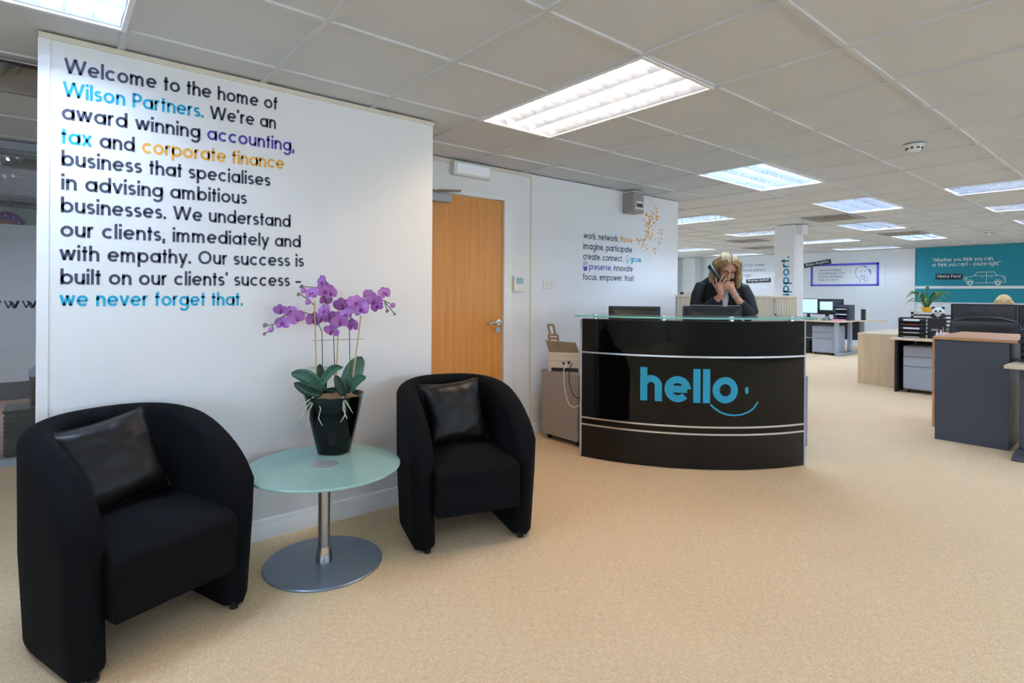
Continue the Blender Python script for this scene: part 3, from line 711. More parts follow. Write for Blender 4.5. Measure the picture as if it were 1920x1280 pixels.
fl = [(400, 385, .9), (412, 490, .95), (462, 402, .8), (535, 440, 1.05), (622, 462, 1.05), (735, 172, .95), (655, 262, .95), (738, 236, 1.1), (778, 258, .8), (715, 308, .85), (745, 392, .9), (700, 448, .9), (792, 456, 1.1), (858, 345, 1.2), (868, 470, 1.05), (808, 538, 1.0), (915, 420, .9), (942, 502, .95), (985, 335, 1.15), (1028, 378, 1.05), (1056, 272, .8), (1122, 302, 1.05), (1196, 256, .85), (1132, 356, .85)]
def petal_pts(mb_, Rm, c, ang, L, Wd, cup):
    n = 9; vs = []
    for k in range(n+1):
        q = 1-(1-k/n)**1.5; wv = Wd*math.sqrt(max(0, 1-(2*(.1+.9*q)-1)**2))
        for e in (-1, 0, 1):
            x, z = e*wv/2, L*q
            xr, zr = x*math.cos(ang)-z*math.sin(ang), x*math.sin(ang)+z*math.cos(ang)
            vs.append(c+Rm @ Vector((xr, -cup*q*(1-.7*q)*2-abs(e)*cup*.5, zr)))
    mb_.add(vs, [(k*3+e, k*3+e+1, (k+1)*3+e+1, (k+1)*3+e) for k in range(n) for e in (0, 1)])
for x, y, s_ in fl:
    c = Vector(oc(x, y, rnd.uniform(-.06, .03))); S_ = .0335*s_
    Rm = Matrix.Rotation(rnd.uniform(-.7, .7), 3, 'Z') @ Matrix.Rotation(rnd.uniform(-.5, .6), 3, 'X') @ Matrix.Rotation(rnd.uniform(-.5, .5), 3, 'Y')
    f = MB()
    for a in (0, 2.2, -2.2): petal_pts(f, Rm, c+Rm @ Vector((0, .002, 0)), a, S_*1.15, S_*.95, .006)
    for a in (1.35, -1.35): petal_pts(f, Rm, c, a, S_*1.25, S_*1.5, .008)
    fo = obj('flower', f, M['orchid'], po, ang=80)
    l = MB(); petal_pts(l, Rm, c+Rm @ Vector((0, -.006, 0)), PI, S_*.55, S_*.42, .012); l.ell(c+Rm @ Vector((0, -.007, .001)), (.0035, .005, .0035), None, 8, 6)
    obj('lip', l, M['orchid_lip'], fo, ang=80)
for x, y, r, m in ((282, 505, .010, 'bud'), (330, 538, .013, 'orchid'), (280, 572, .008, 'bud'), (560, 208, .009, 'bud'), (576, 238, .013, 'orchid'), (538, 268, .008, 'bud'), (1262, 348, .012, 'orchid'), (1218, 390, .008, 'bud'), (1275, 415, .006, 'bud'), (610, 325, .013, 'orchid')):
    obj('bud', MB().ell(oc(x, y, -.03), (r, r, r*1.25), Matrix.Rotation(.6, 3, 'Y'), 10, 8), M[m], po)

# ------------------------------------------------------------------ reception desk
DX, DY, DR, A0, A1 = 4.758, 3.302, 1.614, R(194.4), R(254.25)
def dp(a, r, z): return (DX+r*math.cos(a), DY+r*math.sin(a), z)
def band(mbx, r0, r1, z0, z1, a0=A0, a1=A1, n=48, mi=0):
    vs = []
    for k in range(n+1):
        a = a0+(a1-a0)*k/n; vs += [dp(a, r0, z0), dp(a, r1, z0), dp(a, r1, z1), dp(a, r0, z1)]
    fs = [(4*k+q, 4*k+4+q, 4*k+4+(q+1) % 4, 4*k+(q+1) % 4) for k in range(n) for q in range(4)]+[(3, 2, 1, 0), (4*n, 4*n+1, 4*n+2, 4*n+3)]
    return mbx.add(vs, fs, mi)
t = thing('reception_desk', 'curved glossy black reception desk with a glass shelf and blue hello lettering', 'reception desk')
obj('front_panel', band(MB(), DR-.04, DR, .256, 1.052), M['gloss_black'], t)
obj('plinth_panel', band(MB(), DR-.04, DR, .004, .255), M['satin_black'], t)
for z in (.802, .304, .252): obj('trim_strip', band(MB(), DR-.004, DR+.005, z-.006, z+.006), M['alu'], t)
obj('edge_strip', band(MB(), DR-.05, DR+.003, .004, 1.054, A0-.0105, A0-.0005, 1), M['silver_paint'], t)
obj('edge_strip', band(MB(), DR-.05, DR+.003, .004, 1.054, A1+.0005, A1+.0085, 1), M['silver_paint'], t)
obj('top_cap', band(MB(), DR-.045, DR+.002, 1.053, 1.058), M['satin_black'], t)
obj('glass_shelf', band(MB(), DR-.27, DR+.088, 1.074, 1.086, R(193.9), R(254.8)), M['glass_edge'], t, bev=.002)
for a in (198, 216, 233, 250.5): obj('standoff', MB().tube([dp(R(a), DR-.02, 1.058), dp(R(a), DR-.02, 1.0735)], .018, 16).tube([dp(R(a), DR-.02, 1.0865), dp(R(a), DR-.02, 1.09)], .016, 16), M['alu'], t)
obj('worktop', band(MB(), DR-.72, DR-.045, .705, .73), M['maple_top'], t)
for a in (A0+.03, A1-.03):
    obj('end_panel', band(MB(), DR-.66, DR-.05, .0, .704, a-.012, a+.012, 1), M['silver_paint'], t)
hl = MB(); S0, Z0 = .449, .476
def on_desk(u, v): a = A0+(S0+u)/DR; return dp(a, DR+.0022, Z0+v)
ASC = 1.29
write([('hello', hl, 0)], on_desk, .187, .27, .678, .10, maxlen=.03)
ASC = 1.42
for pts in ([( .934, .467), (.955, .446), (1.0, .414), (1.055, .395), (1.108, .391), (1.16, .397), (1.214, .418), (1.25, .444), (1.279, .485)],):
    ribbon(hl, [(a-S0, b-Z0) for a, b in pts], .0115, False, on_desk, maxlen=.03)
hl.disc([on_desk(1.193-S0+.0135*math.cos(q*PI/10), .567-Z0+.026*math.sin(q*PI/10)) for q in range(20)])
obj('lettering', hl, M['teal_vinyl'], t)['label'] = 'blue hello lettering with smile'

t0_ = t
def monitor(name, label, loc, rz, W=.45, H=.30, base=.0, lit=False, group=None, zc=None, back='black'):
    """front faces local -y; loc is the foot on the table top"""
    t = thing(name, label, 'monitor', loc, rz, group); zc = zc or H/2+.11
    c = MB(); c.box(-W/2, W/2, -.02, .012, zc-H/2, zc+H/2)
    obj('case', c, M[back], t, bev=.006)
    b = MB(); b.add([(-W*.46, .012, zc-H*.44), (W*.46, .012, zc-H*.44), (W*.46, .012, zc+H*.44), (-W*.46, .012, zc+H*.44), (-W*.3, .05, zc-H*.28), (W*.3, .05, zc-H*.28), (W*.3, .05, zc+H*.22), (-W*.3, .05, zc+H*.22)], [(0, 1, 5, 4), (1, 2, 6, 5), (2, 3, 7, 6), (3, 0, 4, 7), (4, 5, 6, 7)])
    obj('back_cover', b, M[back], t)
    obj('screen', MB().box(-W/2+.014, W/2-.014, -.0215, -.0195, zc-H/2+.016, zc+H/2-.014), M['lit_screen'] if lit else M['black'], t)
    obj('neck', MB().box(-.03, .03, .03, .055, .012, zc), M['black'], t)
    obj('foot', MB().lathe([(.0, 0), (.11, 0), (.11, .008), (.03, .014), (.0, .014)], 28, (0, .03, 0)), M['black'], t)
    return t
def facing(x, y, extra=0): return math.atan2(y, x)-PI/2+extra      # local -y turned towards the entrance
m = monitor('computer_monitor', 'black monitor seen from behind, left end of the reception desk', (3.90, 2.95, .73), facing(3.9, 2.95)+PI, .43, .29, zc=.267)
m = monitor('computer_monitor', 'black monitor with a pale top edge in front of the receptionist', (4.27, 2.45, .73), facing(4.27, 2.45)+PI+R(3), .455, .29, zc=.274, back='dark_blue_plastic')
obj('top_edge', MB().box(-.22, .22, -.018, .008, .4245, .4285), M['silver_paint'], m)

def pedestal(name, label, loc, rz, W=.42, D=.56, H=.59, m='grey_metal', drawers=(.22, .22, .5), group=None, castor=True):
    """drawer fronts face local -y"""
    t = thing(name, label, 'drawer unit', loc, rz, group); z0 = .045 if castor else .01
    obj('carcass', MB().box(-W/2, W/2, -D/2+.02, D/2, z0, H), M[m], t, bev=.005)
    z = H-.012; tot = H-z0-.02
    for fr in drawers:
        h = tot*fr/sum(drawers)
        d = obj('drawer', MB().box(-W/2+.004, W/2-.004, -D/2, -D/2+.0195, z-h+.006, z), M[m], t, bev=.004)
        obj('handle', MB().box(-W/2+.03, W/2-.03, -D/2-.006, -D/2-.0005, z-.014, z-.006), M['silver_paint'], d); z -= h
    if castor:
        for x in (-W/2+.05, W/2-.05):
            for y in (-D/2+.06, D/2-.06):
                obj('castor', MB().tube([(x-.012, y, .022), (x+.012, y, .022)], .022, 14).box(x-.01, x+.01, y-.01, y+.012, .022, z0), M['black'], t)
    return t
pedestal('drawer_pedestal', 'taupe grey drawer pedestal carrying the scanner, beside the reception desk', (3.575, 3.285, 0), R(90), .43, .48, .59)
obj('return_panel', MB().box(4.88, 4.91, 1.955, 2.6, .0, .575), M['silver_paint'], t0_, bev=.002)
t = thing('document_scanner', 'beige document scanner with raised taupe paper supports on the grey pedestal', 'scanner', (3.455, 3.322, .59), R(-52))
b = MB(); b.prism([(-.09, .03), (-.085, .12), (-.03, .185), (.03, .19), (.09, .10), (.1, .03)], -.14, .14, 0, Matrix(((0, 0, 1, 0), (1, 0, 0, 0), (0, 1, 0, 0), (0, 0, 0, 1))))
obj('body', b, M['beige'], t, bev=.006)
obj('foot', MB().box(-.14, -.115, -.085, .09, 0, .03), M['beige'], t); obj('foot', MB().box(.115, .14, -.085, .09, 0, .03), M['beige'], t)
obj('underside', MB().box(-.115, .115, -.07, .08, .004, .03), M['black'], t)
obj('socket', MB().box(.025, .045, -.093, -.084, .065, .09).box(-.02, .0, -.093, -.084, .06, .08), M['black'], t)
obj('seam', MB().box(-.135, .06, -.0905, -.087, .088, .091), M['taupe'], t)
obj('ledge', MB().box(-.125, .1, -.083, -.04, .125, .150), M['beige'], t, bev=.004)
sup = MB(); sup.add([(-.135, -.05, .15), (.115, -.05, .15), (.09, -.085, .245), (-.165, -.085, .26), (-.135, -.04, .15), (.115, -.04, .15), (.09, -.075, .245), (-.165, -.075, .26)], [(0, 1, 2, 3), (7, 6, 5, 4), (0, 4, 5, 1), (1, 5, 6, 2), (2, 6, 7, 3), (3, 7, 4, 0)])
obj('paper_support', sup, M['taupe'], t)
e = MB()
def bar(p, q, wd, y): e.tube([p, q], wd, 4)
for p, q in (((-.12, -.088, .2), (-.135, -.105, .31)), ((-.045, -.088, .2), (-.06, -.105, .31)), ((-.135, -.105, .31), (-.06, -.105, .31)), ((-.13, -.10, .28), (-.05, -.10, .28)),
             ((-.12, -.106, .30), (-.14, -.122, .395)), ((-.075, -.106, .30), (-.095, -.122, .395)), ((-.14, -.122, .395), (-.095, -.122, .395))): e.tube([p, q], .0095, 4)
obj('support_extension', e, M['taupe'], t)
tag(obj('power_cable', MB().tube([(3.385, 3.235, .655), (3.325, 3.222, .62), (3.315, 3.205, .50), (3.312, 3.178, .40), (3.312, 3.14, .34), (3.314, 3.10, .328), (3.32, 3.05, .345), (3.325, 3.0, .385)], .0042, 8), M['plastic_white']), 'white cable looping down from the scanner', 'cable')
tag(obj('power_cable', MB().tube([(3.41, 3.205, .665), (3.33, 3.165, .63), (3.318, 3.152, .52), (3.316, 3.11, .43), (3.318, 3.06, .405), (3.325, 3.01, .425)], .0035, 8), M['black_matt']), 'thin dark cable hanging from the scanner', 'cable')

# ------------------------------------------------------------------ receptionist (local x right, y away, z up)
pr = thing('person', 'blonde person in a black jacket and glasses talking on a phone behind the desk', 'person', (4.65, 2.585, 0), RZ+R(-14))
HC = Vector((.04, -.055, 1.475)); HR = Matrix.Rotation(R(8), 3, 'Z') @ Matrix.Rotation(R(33), 3, 'X') @ Matrix.Rotation(R(6), 3, 'Y')
def hp(x, y, z): return HC+HR @ Vector((x, y, z))
b = MB()
b.ell(HC+HR @ Vector((0, .012, .022)), (.074, .093, .09), HR, 24, 16); b.ell(hp(0, -.022, -.035), (.058, .068, .075), HR, 20, 14); b.ell(hp(0, -.05, -.095), (.026, .024, .02), HR, 14, 10)
b.tube([hp(0, -.082, .022), hp(0, -.098, -.004), hp(0, -.108, -.024), hp(0, -.09, -.034)], [.009, .011, .015, .011], 10)
for s_ in (-1, 1):
    b.ell(hp(.075*s_, .008, -.012), (.010, .018, .03), HR, 10, 8); b.ell(hp(.034*s_, -.072, -.028), (.022, .016, .018), HR, 10, 8)
    b.tube([hp(.014*s_, -.087, .034), hp(.034*s_, -.085, .04), hp(.056*s_, -.068, .032)], .006, 8)
b.tube([hp(-.022, -.088, -.062), hp(0, -.094, -.06), hp(.022, -.088, -.062)], .007, 8); b.tube([hp(-.018, -.085, -.072), hp(0, -.09, -.074), hp(.018, -.085, -.072)], .007, 8)
b.tube([hp(0, .02, -.05), (.03, .01, 1.40), (.022, .04, 1.30)], [.05, .052, .062], 16)
b.tube([(.02, .06, .92), (.02, .06, 1.05), (.02, .04, 1.2), (.02, .03, 1.32)], [.14, .115, .13, .10], 20)
def limb(*pr_): b.tube([p for p, r in pr_], [r for p, r in pr_], 14)
limb(((-.14, .03, 1.29), .03), ((-.185, -.01, 1.2), .036), ((-.19, -.06, 1.09), .038), ((-.09, -.12, 1.17), .036), ((-.015, -.165, 1.24), .026))
limb(((.17, .03, 1.27), .03), ((.215, -.01, 1.18), .036), ((.215, -.06, 1.08), .038), ((.155, -.12, 1.155), .036), ((.10, -.165, 1.225), .026))
# right hand around the handset
limb(((-.015, -.165, 1.24), .026), ((-.028, -.168, 1.275), .03), ((-.038, -.165, 1.31), .033), ((-.035, -.16, 1.34), .028))
for ch in ([(-.055, -.17, 1.335), (-.064, -.185, 1.37), (-.058, -.178, 1.40), (-.05, -.165, 1.418)], [(-.038, -.178, 1.338), (-.03, -.195, 1.37), (-.016, -.188, 1.395), (-.006, -.175, 1.408)],
           [(-.022, -.178, 1.33), (-.004, -.194, 1.358), (.012, -.186, 1.378), (.022, -.172, 1.388)], [(-.012, -.172, 1.318), (.01, -.186, 1.336), (.024, -.18, 1.352), (.034, -.168, 1.358)], [(-.058, -.155, 1.305), (-.078, -.142, 1.335), (-.078, -.125, 1.365), (-.068, -.115, 1.385)]):
    b.tube(ch, [.0095, .009, .0082, .0068], 8)
# left hand curled under the chin
limb(((.10, -.165, 1.225), .026), ((.078, -.168, 1.265), .03), ((.06, -.165, 1.30), .033), ((.048, -.16, 1.325), .029))
for k, ch in enumerate(([(.062, -.165, 1.34), (.042, -.192, 1.356), (.022, -.186, 1.346), (.022, -.168, 1.332)], [(.048, -.172, 1.328), (.026, -.196, 1.338), (.008, -.188, 1.326), (.012, -.17, 1.315)],
           [(.038, -.172, 1.312), (.016, -.192, 1.318), (.0, -.184, 1.306), (.006, -.168, 1.298)], [(.034, -.168, 1.296), (.014, -.184, 1.298), (.002, -.176, 1.288), (.01, -.164, 1.282)], [(.078, -.155, 1.31), (.082, -.15, 1.342), (.07, -.142, 1.362)])):
    b.tube(ch, [.0095, .0092, .0085, .007][:len(ch)], 8)
for s_ in (-1, 1):
    limb(((.02+.08*s_, .06, .92), .085), ((.02+.09*s_, .05, .5), .056), ((.02+.095*s_, .07, .09), .035)); limb(((.02+.095*s_, .08, .05), .035), ((.02+.1*s_, -.10, .035), .03))
bo = obj('body', b, M['skin'], pr, ang=180)
r_ = bo.modifiers.new('remesh', 'REMESH'); r_.mode = 'VOXEL'; r_.voxel_size = .0042; r_.use_smooth_shade = True
s_ = bo.modifiers.new('smooth', 'SMOOTH'); s_.factor = .5; s_.iterations = 3
def remesh(o, v, it=4):
    r_ = o.modifiers.new('remesh', 'REMESH'); r_.mode = 'VOXEL'; r_.voxel_size = v; r_.use_smooth_shade = True
    s_ = o.modifiers.new('smooth', 'SMOOTH'); s_.factor = .5; s_.iterations = it; return o
j = MB()
j.tube([(.02, .07, .86), (.02, .07, .98), (.02, .055, 1.12), (.02, .045, 1.24), (.02, .04, 1.33), (.025, .04, 1.385)], [.175, .15, .158, .165, .125, .07], 24)
j.tube([(-.15, .03, 1.318), (-.09, .035, 1.345), (.02, .04, 1.36), (.12, .035, 1.332), (.18, .03, 1.30)], [.045, .062, .075, .062, .045], 16)
j.tube([(-.125, .03, 1.335), (-.155, .028, 1.318), (-.19, .0, 1.24), (-.215, -.05, 1.1), (-.19, -.08, 1.075), (-.10, -.115, 1.155), (-.055, -.14, 1.205)], [.035, .06, .06, .058, .056, .05, .047], 16)
j.tube([(.155, .03, 1.32), (.185, .028, 1.30), (.22, .0, 1.22), (.245, -.05, 1.09), (.22, -.08, 1.06), (.165, -.12, 1.135), (.135, -.14, 1.175)], [.035, .06, .06, .058, .056, .05, .047], 16)
remesh(obj('jacket', j, M['jacket'], pr, ang=180), .008)
k_ = MB(); k_.add([(-.015, -.118, 1.26), (.055, -.118, 1.26), (.045, -.126, 1.0), (.005, -.126, 1.0)], [(0, 3, 2, 1)])
so = obj('shirt', MB().tube([(.025, -.0, 1.36), (.022, -.085, 1.3), (.02, -.108, 1.22), (.02, -.118, 1.1), (.02, -.11, .98)], [.05, .03, .034, .03, .026], 12, flat=.5), M['shirt'], pr)
for s_ in (-1, 1): obj('lapel', MB().tube([(.02+.055*s_, -.03, 1.385), (.02+.06*s_, -.10, 1.28), (.02+.045*s_, -.125, 1.16), (.02+.02*s_, -.13, 1.05)], [.018, .026, .026, .012], 8, flat=.4), M['jacket'], pr)
tr = MB()
for s_ in (-1, 1): tr.tube([(.02+.07*s_, .06, .95), (.02+.085*s_, .055, .5), (.02+.095*s_, .07, .07)], [.105, .075, .06], 16)
obj('trousers', tr, M['jacket'], pr)
for s_ in (-1, 1): obj('shoe', MB().tube([(.02+.095*s_, .10, .035), (.02+.1*s_, -.02, .04), (.02+.105*s_, -.13, .025)], [.04, .045, .03], 12, flat=.8), M['satin'], pr)
h = MB()
h.ell(hp(0, .022, .03), (.081, .094, .092), HR, 24, 16)
h.tube([hp(-.03, -.06, .118), hp(-.075, -.035, .085), hp(-.098, -.005, .02), Vector((-.085, -.055, 1.40)), Vector((-.088, -.06, 1.345))], [.018, .024, .026, .026, .014], 12)
h.tube([hp(-.05, .02, .10), hp(-.09, .04, .03), Vector((-.07, .01, 1.42)), Vector((-.085, -.01, 1.355))], [.028, .033, .034, .02], 12)
h.tube([hp(.03, -.06, .118), hp(.078, -.04, .08), hp(.10, -.012, .01), Vector((.138, -.09, 1.38)), Vector((.125, -.09, 1.30))], [.018, .025, .027, .028, .014], 12)
h.tube([hp(.05, .02, .10), hp(.09, .04, .03), Vector((.14, -.04, 1.40)), Vector((.13, -.04, 1.31))], [.028, .033, .036, .02], 12)
h.tube([hp(0, .09, .08), hp(0, .115, 0), Vector((.03, .06, 1.42)), Vector((.025, .05, 1.36))], [.05, .065, .07, .045], 14)
h.tube([hp(-.005, -.07, .112), hp(.035, -.088, .092), hp(.07, -.066, .058), hp(.085, -.04, .02)], [.009, .010, .010, .009], 8)
h.tube([hp(-.005, -.07, .112), hp(-.04, -.085, .09), hp(-.072, -.062, .055), hp(-.088, -.03, .01)], [.009, .010, .010, .009], 8)
ho = remesh(obj('hair', h, M['blond'], pr, ang=180), .006, 9)
obj('parting', MB().tube([hp(-.002, -.078, .118), hp(0, -.02, .142), hp(0, .04, .138)], .0045, 6), mat('hair_roots', (92, 70, 54), .7), pr)
g = MB()
for s_ in (-1, 1):
    g.tube([hp(.033*s_+.025*math.cos(q*PI/8), -.099+.02*abs(math.cos(q*PI/8)*.5*s_ + .5*abs(1))*0, .012+.017*math.sin(q*PI/8)) for q in range(17)], .0018, 6, caps=False)
    g.tube([hp(.058*s_, -.097, .016), hp(.078*s_, -.05, .02), hp(.08*s_, .0, .018)], .0018, 6)
g.tube([hp(-.008, -.1, .016), hp(.008, -.1, .016)], .0018, 6)
obj('glasses', g, M['black'], pr)
for s_ in (-1, 1): obj('eye', MB().ell(hp(.033*s_, -.083, .012), (.013, .006, .005), HR, 10, 8), mat('eyelid', (120, 80, 70), .6), pr)
obj('lips', MB().tube([hp(-.02, -.096, -.066), hp(0, -.1025, -.064), hp(.02, -.096, -.066)], .0045, 8), mat('lips', (160, 80, 80), .5), pr)
wv = MB(); ax = Vector((-.022, -.003, .04)).normalized()
wv.tube([Vector((.093, -.166, 1.238))-ax*.007, Vector((.093, -.166, 1.238))+ax*.007], .032, 20)
obj('watch', wv, M['silver_paint'], pr)
Lr = pr.matrix_basis
ph = thing('telephone_handset', "black telephone handset held to the blonde person's ear", 'telephone', pr.location, pr.rotation_euler.z)
p = MB(); e0, e1 = Vector((-.076, -.065, 1.492)), Vector((-.024, -.152, 1.372)); mid = (e0+e1)/2+Vector((-.022, -.035, .008))
p.tube([e0, e0+Vector((-.02, -.016, -.005)), mid, e1+Vector((-.012, -.03, .004)), e1], [.026, .026, .02, .024, .024], 12)
remesh(obj('handset', p, M['black'], ph, ang=180), .004, 2)
obj('earpiece', MB().tube([e0, e0+Vector((.012, .008, .002))], [.022, .019], 16), M['black_matt'], ph)

# ------------------------------------------------------------------ tambour cupboard behind the receptionist
CBA = R(21); CBX, CBY = 5.5-.55*math.sin(CBA), 2.31+.55*math.cos(CBA)
def cb(x, y, z): return (CBX+x*math.cos(CBA)-y*math.sin(CBA), CBY+x*math.sin(CBA)+y*math.cos(CBA), z)
t = thing('tambour_cupboard', 'pale maple tambour cupboard standing behind the receptionist', 'cupboard', (CBX, CBY, 0), CBA)
obj('carcass', MB().box(.0, .45, -.55, .55, .06, 1.215).box(.03, .45, -.545, .545, 0, .06), M['maple'], t)
obj('top', MB().box(-.012, .452, -.553, .553, 1.215, 1.24), M['maple_top'], t, bev=.002)
obj('edge', MB().box(-.010, .0, .533, .55, .06, 1.215), M['silver_paint'], t)
for y0, y1 in ((-.185, .531), (-.55, -.189)):
    d = MB(); n = int((y1-y0)/.022)
    for k in range(n):
        a = y0+(y1-y0)*k/n; d.box(-.008, -.0005, a+.001, y0+(y1-y0)*(k+1)/n-.001, .075, 1.21)
    do = obj('tambour_door', d, M['tambour'], t)
obj('lock', MB().tube([(-.008, -.374, 1.196), (-.016, -.374, 1.196)], .012, 14), M['black'], t)
t = thing('key_bunch', 'small bunch of keys hanging from the lock of the maple cupboard', 'keys', cb(-.024, -.374, 1.196), CBA)
obj('key', MB().box(-.0, .008, -.008, .008, -.006, .006).tube([(-.004, .0, .0), (-.004, -.012, .006)], .009, 10), M['steel'], t)
obj('ring', MB().tube([(-.004, .006+.022*math.sin(q*PI/8), -.06+.06*math.cos(q*PI/8)) for q in range(17)], .0018, 6, caps=False).tube([(-.006, -.022+.012*math.sin(q*PI/8), -.075+.07*math.cos(q*PI/8)) for q in range(17)], .0015, 6, caps=False), M['steel'], t)
obj('key_fob', MB().cbox((-.005, -.012, -.14), (.006, .014, .02)), M['black'], t)
t = thing('card_box', 'small beige box on the left end of the maple cupboard', 'box', cb(.12, .44, 1.24), CBA)
obj('body', MB().box(-.07, .07, -.075, .075, 0, .035), M['beige'], t, bev=.003); obj('end_label', MB().box(-.072, -.0705, .04, .074, .004, .031), M['black'], t)

# ------------------------------------------------------------------ open office
FW = -PI/2                                        # local -y turned to world -x (towards the entrance)
def letter_trays(name, label, loc, rz, n=5, W=.27, D=.33, pitch=.058, sheets=None, group=None, m='black'):
    t = thing(name, label, 'letter trays', loc, rz, group); sheets = sheets or ['paper']*n
    for k in range(n):
        z = k*pitch; b = MB()
        b.box(-W/2, W/2, -D/2, D/2, z, z+.005).box(-W/2, -W/2+.004, -D/2, D/2, z+.005, z+pitch*.86).box(W/2-.004, W/2, -D/2, D/2, z+.005, z+pitch*.86).box(-W/2+.004, W/2-.004, D/2-.004, D/2, z+.005, z+pitch*.86)
        b.box(-W/2+.004, -W/2+.05, -D/2-.004, -D/2, z, z+.03).box(W/2-.05, W/2-.004, -D/2-.004, -D/2, z, z+.03)
        for x in (-W/2+.002, W/2-.01):
            for y in (-D/2+.01, D/2-.018): b.box(x, x+.008, y, y+.008, z+pitch*.86, z+pitch) if k < n-1 else None
        tr_ = obj('tray', b, M[m], t)
        if sheets[k]: obj('paper_stack', MB().box(-W/2+.015, W/2-.03, -D/2+.008, D/2-.02, z+.0055, z+.012+.018*((k*37) % 5)/5), M[sheets[k]], t)
    return t
def desk(name, label, x0, x1, y0, y1, z, legs, top='maple_top', edge=None):
    t = thing(name, label, 'desk', ((x0+x1)/2, (y0+y1)/2, 0)); cx, cy = (x0+x1)/2, (y0+y1)/2
    obj('desktop', MB().box(x0-cx, x1-cx, y0-cy, y1-cy, z-.026, z), M[top], t, bev=.003)
    for (a, b_) in legs:
        obj('leg', MB().box(a-cx-.035, a-cx+.035, b_-cy-.035, b_-cy+.035, .03, z-.027), M['silver_paint'], t, bev=.012)
    return t
# far desk under the purple framed quote
FX, FZ = 12.42, .715
t = thing('office_desk', 'far maple topped desk with grey steel legs below the purple framed quote', 'desk', (FX, 4.33, 0))
obj('desktop', MB().prism([(0, .1), (.12, 0), (.85, -.02), (1.05, -.22), (1.3, -.33), (1.55, -.35), (1.55, 1.9), (0, 1.9)], FZ-.03, FZ), M['maple_top'], t)
for x, y in ((.10, .10), (.75, .08), (1.4, .06)):
    obj('leg', MB().box(x-.05, x+.05, y-.02, y+.05, .05, FZ-.032), M['silver_paint'], t, bev=.012)
obj('foot', MB().box(.06, 1.45, .04, .14, 0, .05), M['silver_paint'], t, bev=.015)
obj('leg', MB().box(.06, .14, 1.7, 1.8, 0, FZ-.032), M['silver_paint'], t)
obj('modesty_panel', MB().box(1.45, 1.48, .15, 1.7, .25, FZ-.032), M['charcoal'], t)
pedestal('drawer_pedestal', 'blue grey drawer pedestal under the far desk', (12.80, 4.70, 0), FW, .43, .56, .60, 'silver_paint')
monitor('computer_monitor', 'lit monitor on the far desk right beside the white column', (12.62, 5.04, FZ), FW, .42, .32, lit=True, zc=.29)
monitor('computer_monitor', 'smaller lit monitor on the far desk left of the grey letter trays', (12.64, 4.68, FZ), FW, .27, .205, lit=True, zc=.30)
monitor('computer_monitor', 'dark wide monitor seen behind the two lit monitors', (13.3, 4.90, FZ), FW+PI, .62, .34, zc=.27)
letter_trays('letter_trays', 'pale grey letter trays stacked on the far desk', (13.0, 4.48, FZ), FW, 6, .30, .30, .055, ['paper', None, 'paper', None, 'paper', None], m='charcoal')
t = thing('leaflet_tower', 'black rounded tiered tower at the far desk right end', 'desk organiser', (13.05, 4.16+.26, FZ))
t.location = (13.4, 4.36, FZ)
for k in range(4): obj('tier', MB().lathe([(.0, .06*k), (.035, .06*k), (.05, .06*k+.02), (.048, .06*k+.045), (.03, .06*k+.058), (.0, .06*k+.058)], 18, (0, -.17+.06, 0)), M['black'], t)
tag(obj('paper_pile', MB().box(12.47, 12.70, 4.36, 4.53, FZ, FZ+.03), M['pink']), 'pink topped pile of paper on the far desk edge', 'paper')
t = thing('drinking_glass', 'small blue tinted tumbler on the far desk', 'glass', (12.475, 4.62, FZ)); obj('tumbler', MB().lathe([(.0, 0), (.03, 0), (.038, .09), (.034, .09), (.027, .006), (.0, .006)], 20), mat('blue_glass', (120, 150, 176), .2), t)
t = thing('waste_bin', 'black waste bin under the far desk left of the blue grey pedestal', 'waste bin', (12.75, 5.10, 0)); obj('bin', MB().lathe([(.0, 0), (.11, 0), (.14, .30), (.133, .30), (.105, .01), (.0, .01)], 24), M['black'], t)
obj('liner', MB().lathe([(.139, .27), (.147, .3), (.138, .312), (.128, .30)], 24), M['charcoal'], t)
